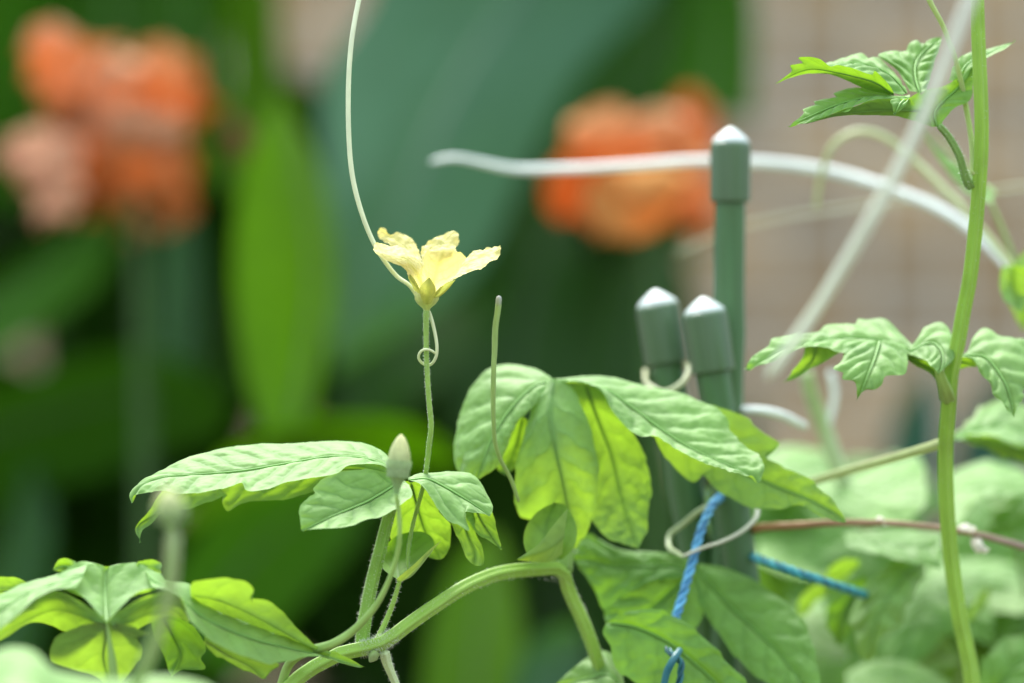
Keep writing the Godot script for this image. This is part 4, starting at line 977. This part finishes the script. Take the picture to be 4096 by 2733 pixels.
	add(F2, pts(FF, [1040, 620, 7.07, 1090, 850, 6.71, 1190, 1010, 6.35, 1300, 1160, 5.99, 1420, 1300, 5.63, 1600, 1430, 5.27, 1900, 1500, 5.00]), pts(FF, [1060, 590, 7.16, 1250, 800, 6.80, 1450, 990, 6.35, 1650, 1180, 5.81, 1780, 1340, 5.36, 1900, 1500, 5.00]), pts(FF, [1080, 550, 7.34, 1250, 578, 7.43, 1450, 660, 7.34, 1700, 840, 6.98, 1840, 980, 6.53, 1905, 1180, 5.90, 1945, 1380, 5.36, 1930, 1500, 5.00]), {"half": 22})
	add(F2, pts(FF, [1010, 585, 7.07, 760, 640, 6.89, 560, 730, 6.71, 450, 810, 6.53, 395, 910, 6.35, 420, 1020, 6.17]), pts(FF, [1030, 610, 7.03, 880, 740, 6.80, 760, 850, 6.62, 600, 950, 6.39, 420, 1020, 6.17]), pts(FF, [1060, 620, 7.03, 1100, 780, 6.80, 1110, 900, 6.67, 1040, 1010, 6.48, 800, 1080, 6.30, 420, 1030, 6.17]), {"half": 22})
	add(F2, pts(FF, [400, 990, 4.24, 383, 1050, 4.16, 430, 1120, 4.06, 470, 1280, 3.92, 600, 1400, 3.80, 900, 1560, 3.68, 1450, 1640, 3.60]), pts(FF, [420, 975, 4.28, 600, 1000, 4.22, 850, 1110, 4.10, 1100, 1310, 3.90, 1450, 1640, 3.60]), pts(FF, [440, 955, 4.32, 560, 905, 4.32, 700, 884, 4.30, 920, 945, 4.24, 1100, 1080, 4.14, 1300, 1290, 3.96, 1440, 1450, 3.78, 1450, 1640, 3.60]), {"half": 24, "rows": 90})
	put_leaf(F2, v, "large soft green leaf with drooping lobes")
	var F4 := leaf({"rows": 40, "half": 10, "amp": 0.0008, "col": GREEN, "crease": 0.2, "gap": 0.008})
	add(F4, pts(FF, [600, 1700, 3.4, 430, 1500, 3.8, 250, 1480, 4.4, 20, 1450, 5.0]), pts(FF, [560, 1500, 4.2, 430, 1350, 4.4, 250, 1380, 4.8, 20, 1450, 5.0]), pts(FF, [520, 1340, 5.2, 470, 1230, 5.4, 380, 1180, 5.4, 200, 1285, 5.2, 20, 1450, 5.0]))
	put_leaf(F4, v)
	# tendrils round the stakes
	stem_part(v, pts(FF, [960, 500, 5.4, 1100, 440, 5.4, 1250, 390, 5.5, 1400, 310, 5.9, 1490, 220, 6.4, 1495, 150, 7.0, 1440, 110, 8.0, 1360, 120, 8.6]), [0.0004, 0.0005, 0.0006, 0.0007, 0.0006, 0.0004], {"mat": "tendril", "ribs": 0.0, "col": Color(0.58, 0.58, 0.46)}, "tendril")
	stem_part(v, pts(FF, [1190, 120, 7.4, 1080, 170, 7.6, 960, 270, 8.2, 870, 340, 8.4, 860, 420, 8.0, 930, 480, 6.4, 960, 500, 5.6]), [0.0007, 0.0007, 0.0007, 0.0006, 0.0004], {"mat": "tendril", "ribs": 0.0, "col": Color(0.46, 0.54, 0.30)}, "tendril")
	stem_part(v, pts(FO, [1480, 850, 11, 1490, 885, 8.8, 1530, 900, 8.0, 1565, 880, 8.0, 1582, 845, 8.8, 1560, 835, 10.4]), [0.0007, 0.0008, 0.0009, 0.0009, 0.0006], {"mat": "tendril", "ribs": 0.0, "col": Color(0.50, 0.52, 0.30)}, "tendril")

	# the brown dry stem, dried bits on it and a painted highlight
	var d := thing("dry_stem", P(FG, 330, 525, 8), "thin brown dry stem running sideways behind the upright vine", "stem")
	stem_part(d, pts(FG, [250, 545, 8.6, 330, 522, 7.8, 560, 508, 7.4, 800, 492, 7.2, 1150, 492, 7.2, 1400, 512, 7.2, 1560, 532, 7.2, 1760, 562, 7.4, 2094, 652, 8.0, 2300, 720, 8.6]), [0.0014, 0.0011, 0.0010, 0.0009, 0.0009, 0.0010, 0.0010], {"mat": "bark", "ribs": 0.05, "col": Color(0.30, 0.15, 0.05), "col2": Color(0.28, 0.22, 0.17), "rows": 80, "rough": 0.2})
	for w in [[1680, 500, 1740, 560, 0.0022], [1760, 590, 1830, 690, 0.0024], [1110, 450, 1160, 480, 0.0012]]:  # white glints put into the colour; the smallest piece is only a stem highlight
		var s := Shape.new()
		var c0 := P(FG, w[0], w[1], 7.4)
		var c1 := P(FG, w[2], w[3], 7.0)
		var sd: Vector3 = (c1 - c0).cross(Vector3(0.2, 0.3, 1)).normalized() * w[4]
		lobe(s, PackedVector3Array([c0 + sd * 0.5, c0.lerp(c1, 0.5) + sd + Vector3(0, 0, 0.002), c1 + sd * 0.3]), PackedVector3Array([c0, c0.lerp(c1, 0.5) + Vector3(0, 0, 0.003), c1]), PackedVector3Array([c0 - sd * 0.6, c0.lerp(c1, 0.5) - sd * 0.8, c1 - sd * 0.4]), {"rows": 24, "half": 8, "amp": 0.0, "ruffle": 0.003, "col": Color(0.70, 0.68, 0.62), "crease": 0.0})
		part("dry_bit_glint", s, M.petal, d)
	stem_part(d, pts(FG, [640, 222, 9, 900, 143, 8, 1150, 72, 7, 1330, 20, 6, 1480, -25, 5, 1572, -60, 4.2]), [0.0012, 0.0013, 0.0013, 0.0015], {"ribs": 0.05, "col": Color(0.5, 0.56, 0.26)}, "green_side_stem")

func palmate(parent: Node3D, at: Vector3, size: float, roll: float, tilt: float) -> void:   # a whole five lobed leaf, tilted towards the lens
	var l := leaf({"rows": 30, "half": 6, "teeth": 0.0028, "pitch": 0.011, "amp": 0.0008, "gap": 0.008, "col": GREEN2, "crease": 0.2})
	var b := Basis(Vector3.UP, roll) * Basis(Vector3.RIGHT, tilt)
	for k in 5:
		var w := deg_to_rad([-125.0, -62.0, 0.0, 62.0, 125.0][k])
		var long: float = size * [0.75, 0.95, 1.15, 0.95, 0.75][k]
		var dir := b * Vector3(sin(w), 0, cos(w))
		var side := b * Vector3(cos(w), 0, -sin(w))
		var up := b * Vector3.UP
		var e1 := PackedVector3Array()
		var mi := PackedVector3Array()
		var e2 := PackedVector3Array()
		for j in 6:
			var u := j / 5.0
			var c := at + dir * long * u - up * long * 0.35 * u * u
			var ww: float = long * 0.33 * [0.25, 0.5, 0.95, 0.8, 0.4, 0.0][j]
			mi.append(c)
			e1.append(c - side * ww - up * ww * 0.2)
			e2.append(c + side * ww - up * ww * 0.2)
		add(l, e1, mi, e2)
	var o := put_leaf(l, parent)
	var s := Shape.new()
	tube(s, PackedVector3Array([at, at - b * Vector3(0, 0.02, 0.01), at - Vector3(0.0, 0.06, 0.0)]), [0.0008, 0.001, 0.0012], {"sides": 8})
	part("leaf_stalk", s, M.stem, o)

func leaves_back() -> Array:
	return [
		[FG, [700, 260, 20, 900, 190, 20, 1150, 100, 20, 1370, 40, 20, 1430, 120, 19], [700, 280, 18, 950, 280, 17, 1200, 240, 17, 1430, 140, 18], [720, 300, 16, 900, 450, 15, 1200, 490, 15, 1400, 400, 15, 1430, 160, 17], 0],
		[FG, [1560, 200, 17, 1680, 130, 18, 1850, 80, 18, 2050, 130, 18, 2200, 260, 17], [1560, 300, 16, 1700, 250, 16, 1850, 250, 16, 2200, 280, 16], [1560, 420, 14, 1650, 500, 13, 1760, 350, 14, 1900, 330, 15, 2200, 300, 16], 0],
		[FG, [880, 560, 12, 1100, 540, 12, 1300, 545, 12, 1540, 560, 11], [900, 600, 11, 1100, 620, 10.5, 1300, 640, 10, 1540, 640, 10], [900, 650, 10, 1080, 690, 9.5, 1280, 740, 9, 1540, 800, 9], 1],
		[FG, [1360, 700, 11, 1180, 780, 10.5, 1050, 900, 10, 960, 1040, 10, 950, 1200, 9.5, 990, 1330, 9, 1040, 1450, 8.8], [1400, 740, 10.5, 1260, 880, 9.5, 1150, 1030, 9, 1080, 1200, 8.8, 1040, 1450, 8.8], [1440, 760, 11, 1400, 880, 10, 1310, 1010, 9.2, 1270, 1160, 9, 1180, 1210, 8.8, 1110, 1310, 8.8, 1040, 1450, 8.8], 0],
		[FG, [1020, 850, 11, 860, 900, 11, 790, 1000, 11, 780, 1130, 11, 835, 1320, 11], [1050, 900, 11, 920, 1000, 10.8, 860, 1120, 10.8, 835, 1320, 11], [1060, 960, 11, 980, 1080, 10.6, 930, 1200, 10.6, 835, 1320, 11], 1],
		[FG, [300, 560, 24, 500, 540, 24, 700, 560, 24, 880, 640, 23], [300, 650, 22, 500, 660, 22, 700, 690, 22, 900, 760, 22], [300, 760, 20, 500, 840, 20, 700, 870, 20, 900, 860, 20], 0],
		[FG, [980, 740, 12, 880, 740, 12, 800, 800, 12, 740, 870, 12], [980, 770, 12.4, 890, 790, 12.4, 820, 840, 12.4, 740, 875, 12.2], [960, 800, 12.8, 900, 850, 12.8, 830, 880, 12.8, 740, 880, 12.4], 0],
		[FG, [760, 900, 12, 670, 920, 12, 590, 1010, 12, 565, 1100, 12], [770, 940, 12.4, 690, 970, 12.4, 630, 1050, 12.4, 570, 1110, 12.2], [760, 980, 12.8, 700, 1020, 12.8, 640, 1090, 12.8, 575, 1120, 12.4], 0],
		[FG, [600, 1100, 24, 640, 1050, 24, 760, 1060, 24, 860, 1160, 24], [600, 1250, 22, 700, 1220, 22, 800, 1260, 22, 900, 1300, 22], [620, 1440, 20, 720, 1440, 20, 820, 1420, 20, 900, 1420, 20], 0],
		[FG, [1380, 820, 22, 1500, 760, 22, 1700, 740, 22, 1950, 760, 22, 2200, 860, 22], [1380, 950, 20, 1600, 900, 20, 1800, 900, 20, 2200, 960, 20], [1380, 1200, 18, 1550, 1120, 18, 1800, 1080, 18, 2000, 1090, 18, 2200, 1100, 18], 0],
		[FG, [1250, 1180, 20, 1400, 1160, 20, 1560, 1200, 20, 1650, 1330, 20], [1250, 1330, 18, 1400, 1320, 18, 1540, 1350, 18, 1650, 1400, 18], [1280, 1480, 16, 1400, 1500, 16, 1540, 1480, 16, 1650, 1430, 16], 0],
		[FG, [900, 1500, 16, 1100, 1420, 16, 1350, 1440, 16, 1600, 1560, 16], [900, 1560, 15, 1100, 1500, 14.6, 1350, 1520, 14.6, 1600, 1640, 15], [900, 1640, 14, 1100, 1640, 13.4, 1350, 1660, 13.4, 1600, 1700, 14], 0],
		[FG, [1780, 1620, 11, 1850, 1390, 11.5, 2000, 1270, 12, 2250, 1230, 12], [1850, 1680, 11, 1980, 1500, 11.2, 2100, 1400, 11.5, 2300, 1300, 12], [2000, 1720, 10.6, 2120, 1620, 10.8, 2250, 1500, 11.2, 2320, 1330, 12], 1],
		[FG, [1690, 1140, 14, 1740, 1060, 14, 1800, 980, 14, 1860, 920, 14], [1710, 1150, 14.4, 1770, 1070, 14.4, 1820, 990, 14.4, 1862, 922, 14.2], [1730, 1160, 14.8, 1790, 1090, 14.8, 1840, 1010, 14.8, 1866, 925, 14.4], 0],
		[FI, [1580, 1130, 9, 1700, 1030, 11, 1850, 900, 12.5, 2000, 880, 13, 2200, 960, 13], [1590, 1140, 9, 1750, 1080, 10.5, 1900, 1050, 11, 2050, 1080, 11.4, 2250, 1180, 11.6], [1600, 1155, 9, 1750, 1150, 9.6, 1900, 1150, 9.6, 2050, 1200, 9.6, 2250, 1290, 9.8], 0],
		[FI, [1680, 1120, 9.4, 1850, 1130, 9.6, 2000, 1170, 9.6, 2200, 1240, 9.6], [1680, 1140, 9.8, 1850, 1180, 10.4, 2000, 1220, 10.6, 2200, 1280, 10.6], [1640, 1150, 9.6, 1800, 1200, 10.6, 1950, 1260, 11, 2200, 1350, 11], 0],
		[FI, [1940, -60, 9, 1920, 60, 9, 1960, 180, 9, 2060, 260, 9], [2010, -60, 9.4, 2010, 60, 9.6, 2030, 160, 9.6, 2060, 260, 9.2], [2120, -60, 9.2, 2110, 60, 9.6, 2100, 180, 9.6, 2060, 262, 9.4], 0],
		[FI, [240, 1260, 26, 420, 1200, 26, 640, 1220, 26, 820, 1330, 26], [240, 1400, 24, 420, 1340, 24, 640, 1360, 24, 820, 1440, 24], [260, 1560, 22, 420, 1560, 22, 640, 1560, 22, 820, 1520, 22], 0],
	]

func front_vine() -> void:
	var q := P(FD, 640, 1500, -5)
	var root := Vector3(q.x, 0, q.z)
	var o := thing("bitter_melon_vine", root, "vine with a star shaped leaf folded round its stalk and a closed bud", "vine", "bitter melon vines climbing the stakes")
	stem_part(o, PackedVector3Array([root - Vector3(0, 0.02, 0), root + Vector3(0.005, 0.5, 0)]) + pts(FD, [640, 1450, -5, 640, 1000, -4.9, 622, 850, -4.8, 604, 740, -4.6, 590, 605, -4.4]), [0.0019, 0.0019, 0.0016, 0.0014, 0.0012, 0.0011], {"rows": 80, "col": Color(0.22, 0.36, 0.07)})
	var D := leaf({"rows": 56, "half": 14, "teeth": 0.0010, "pitch": 0.009, "amp": 0.0006, "gap": 0.008, "col": GREEN, "crease": 0.25, "thin": 0.1})
	# the far lobe, folded into a gutter along its rib
	add(D, pts(FD, [588, 605, -4.5, 510, 520, -4.4, 420, 440, -4.1, 300, 408, -3.7, 345, 335, -3.2, 440, 276, -2.8, 520, 280, -2.6, 588, 300, -2.6]), pts(FD, [590, 605, -4.4, 584, 520, -3.7, 580, 420, -3.1, 580, 350, -2.8, 588, 300, -2.6]), pts(FD, [592, 605, -4.5, 660, 530, -4.4, 760, 440, -4.1, 905, 405, -3.7, 870, 340, -3.2, 800, 300, -2.9, 720, 280, -2.7, 588, 300, -2.6]), {"crease": 0.8, "half": 20})
	add(D, pts(FD, [420, 300, -2.9, 400, 268, -2.7, 360, 256, -2.6, 325, 268, -2.6, 300, 315, -2.7]), pts(FD, [400, 315, -2.8, 370, 295, -2.5, 340, 295, -2.5, 300, 318, -2.7]), pts(FD, [380, 335, -2.8, 350, 330, -2.5, 325, 325, -2.5, 300, 320, -2.7]), {"rows": 20, "half": 6})
	add(D, pts(FD, [750, 290, -2.9, 790, 266, -2.7, 840, 260, -2.6, 885, 285, -2.6, 898, 315, -2.7]), pts(FD, [770, 315, -2.8, 810, 300, -2.5, 860, 305, -2.5, 898, 318, -2.7]), pts(FD, [800, 340, -2.8, 840, 345, -2.5, 875, 340, -2.5, 898, 322, -2.7]), {"rows": 20, "half": 6})
	# left lobes
	add(D, pts(FD, [480, 290, -3.0, 300, 345, -3.2, 160, 385, -3.4, 0, 455, -3.8, -170, 570, -4.4]), pts(FD, [460, 350, -3.6, 300, 390, -4.0, 160, 440, -4.4, 0, 540, -4.8, -170, 660, -5.0]), pts(FD, [420, 420, -4.2, 300, 425, -4.6, 190, 480, -5.0, 100, 565, -5.4, 0, 645, -5.6, -170, 760, -5.6]))
	add(D, pts(FD, [150, 390, -2.6, 90, 366, -2.4, 0, 358, -2.3, -140, 380, -2.3]), pts(FD, [140, 420, -2.5, 80, 420, -2.1, 0, 425, -2.0, -140, 450, -2.2]), pts(FD, [130, 450, -2.6, 70, 480, -2.2, 0, 500, -2.0, -140, 520, -2.2]), {"rows": 24})
	add(D, pts(FD, [575, 575, -4.4, 420, 485, -4.3, 290, 432, -4.2, 160, 520, -4.3, 0, 630, -4.6, -100, 720, -4.8]), pts(FD, [580, 610, -4.4, 440, 560, -3.7, 310, 530, -3.4, 180, 565, -3.5, 0, 665, -4.0, -100, 740, -4.4]), pts(FD, [585, 640, -4.2, 480, 655, -3.3, 372, 658, -2.9, 320, 640, -2.8, 180, 607, -2.9, 60, 672, -3.2, -100, 770, -3.8]))
	# lower lobe, seen from beneath
	add(D, pts(FD, [560, 600, -4.4, 372, 655, -3.9, 295, 715, -3.7, 279, 780, -3.5, 308, 832, -3.2, 420, 872, -2.9, 540, 910, -2.7, 620, 980, -2.5]), pts(FD, [590, 605, -4.3, 580, 700, -3.7, 570, 790, -3.2, 590, 880, -2.8, 620, 980, -2.5]), pts(FD, [620, 600, -4.4, 822, 672, -3.9, 755, 690, -3.8, 782, 742, -3.5, 752, 832, -3.1, 700, 902, -2.8, 620, 980, -2.5]), {"half": 18})
	# right lobes
	add(D, pts(FD, [600, 590, -4.5, 660, 545, -4.4, 800, 472, -4.2, 950, 442, -4.0, 1020, 500, -3.9, 1045, 605, -3.8]), pts(FD, [610, 620, -4.4, 720, 590, -3.7, 840, 545, -3.4, 960, 530, -3.2, 1045, 605, -3.2]), pts(FD, [620, 650, -4.2, 740, 655, -3.2, 820, 612, -2.9, 930, 572, -2.8, 1045, 605, -2.9]))
	add(D, pts(FD, [800, 310, -3.0, 900, 372, -3.0, 1050, 402, -2.9, 1090, 475, -3.0, 1200, 542, -2.9, 1400, 612, -2.6, 1600, 692, -2.2, 1750, 752, -1.8, 1900, 795, -1.3, 2012, 855, -0.9]), pts(FD, [820, 360, -3.5, 960, 440, -3.7, 1100, 560, -3.7, 1280, 650, -3.4, 1450, 710, -3.0, 1620, 750, -2.4, 1820, 795, -1.6, 2012, 855, -0.9]), pts(FD, [840, 410, -4.0, 1005, 475, -4.3, 1050, 590, -4.5, 1150, 695, -4.4, 1300, 775, -4.0, 1500, 832, -3.4, 1650, 805, -2.7, 1760, 795, -2.2, 1880, 825, -1.5, 2012, 858, -0.9]), {"rows": 90})
	add(D, pts(FD, [1050, 410, -4.0, 1070, 382, -4.2, 1150, 371, -4.2, 1270, 369, -4.1, 1360, 388, -4.0, 1402, 440, -3.8, 1380, 470, -3.7, 1470, 490, -3.5, 1560, 550, -3.2, 1592, 592, -3.0, 1642, 642, -2.7, 1740, 735, -2.1, 1820, 782, -1.6]), pts(FD, [1055, 450, -3.6, 1180, 470, -3.6, 1320, 520, -3.4, 1480, 600, -3.0, 1650, 700, -2.4, 1820, 784, -1.6]), pts(FD, [1060, 480, -3.1, 1200, 545, -3.0, 1400, 620, -2.7, 1550, 685, -2.4, 1700, 745, -1.9, 1820, 788, -1.5]))
	add(D, pts(FD, [1130, 660, -3.2, 1300, 750, -3.0, 1450, 815, -2.7, 1535, 842, -2.4, 1505, 870, -2.3, 1462, 918, -2.2]), pts(FD, [1130, 700, -3.1, 1260, 780, -2.8, 1380, 840, -2.5, 1462, 918, -2.2]), pts(FD, [1120, 720, -3.1, 1180, 770, -2.9, 1240, 812, -2.7, 1350, 868, -2.4, 1462, 918, -2.2]), {"rows": 36})
	add(D, pts(FD, [830, 590, -2.2, 860, 700, -2.0, 920, 820, -1.9, 945, 905, -1.9]), pts(FD, [900, 570, -2.1, 960, 680, -1.8, 1000, 780, -1.8, 945, 908, -1.9]), pts(FD, [960, 570, -2.2, 1085, 650, -2.0, 1135, 760, -1.9, 1108, 800, -1.9, 1135, 862, -1.9, 1000, 870, -1.9, 945, 912, -1.9]), {"col": GREEN2, "rows": 36})
	put_leaf(D, o, "star shaped leaf folded into a gutter, bright yellow green beneath")
	# closed bud on a tall stalk, nearer the lens
	var sp := pts(FD, [955, 30, -17, 955, 220, -17, 940, 420, -16.8, 900, 600, -16.5, 830, 780, -16, 760, 940, -15.4, 690, 1200, -12])
	sp.append(q + Vector3(0, -0.1, 0))
	stem_part(o, sp, [0.0016, 0.0014, 0.0014, 0.0014, 0.0014, 0.0015], {"rows": 50, "ribs": 0.04, "col": Color(0.36, 0.47, 0.2)}, "bud_stalk")
	bud(o, P(FB, 330, 740, -17), P(FB, 305, 480, -17), 0.0040)
	# the nearest leaf, very soft
	var l := leaf({"rows": 30, "half": 10, "teeth": 0.0005, "amp": 0.0007, "col": GREEN, "crease": 0.2})
	add(l, pts(FD, [420, 1050, -15, 260, 830, -14, 120, 745, -13, 0, 760, -13, -200, 860, -13]), pts(FD, [420, 1100, -16, 230, 920, -16, 80, 860, -15.6, -40, 880, -15.4, -200, 960, -15]), pts(FD, [420, 1150, -17, 220, 1060, -18, 60, 1040, -18, -60, 1050, -17, -200, 1080, -17]))
	add(l, pts(FD, [220, 840, -14.5, 420, 900, -14, 650, 920, -13.6, 950, 905, -13.2, 1120, 935, -13, 1220, 1000, -13]), pts(FD, [240, 950, -16, 450, 990, -15.6, 700, 1000, -15, 950, 980, -14.6, 1220, 1010, -14]), pts(FD, [260, 1080, -17, 480, 1110, -17, 720, 1110, -16.5, 980, 1080, -16, 1220, 1020, -15]))
	put_leaf(l, o, "soft pale leaf very close to the lens")
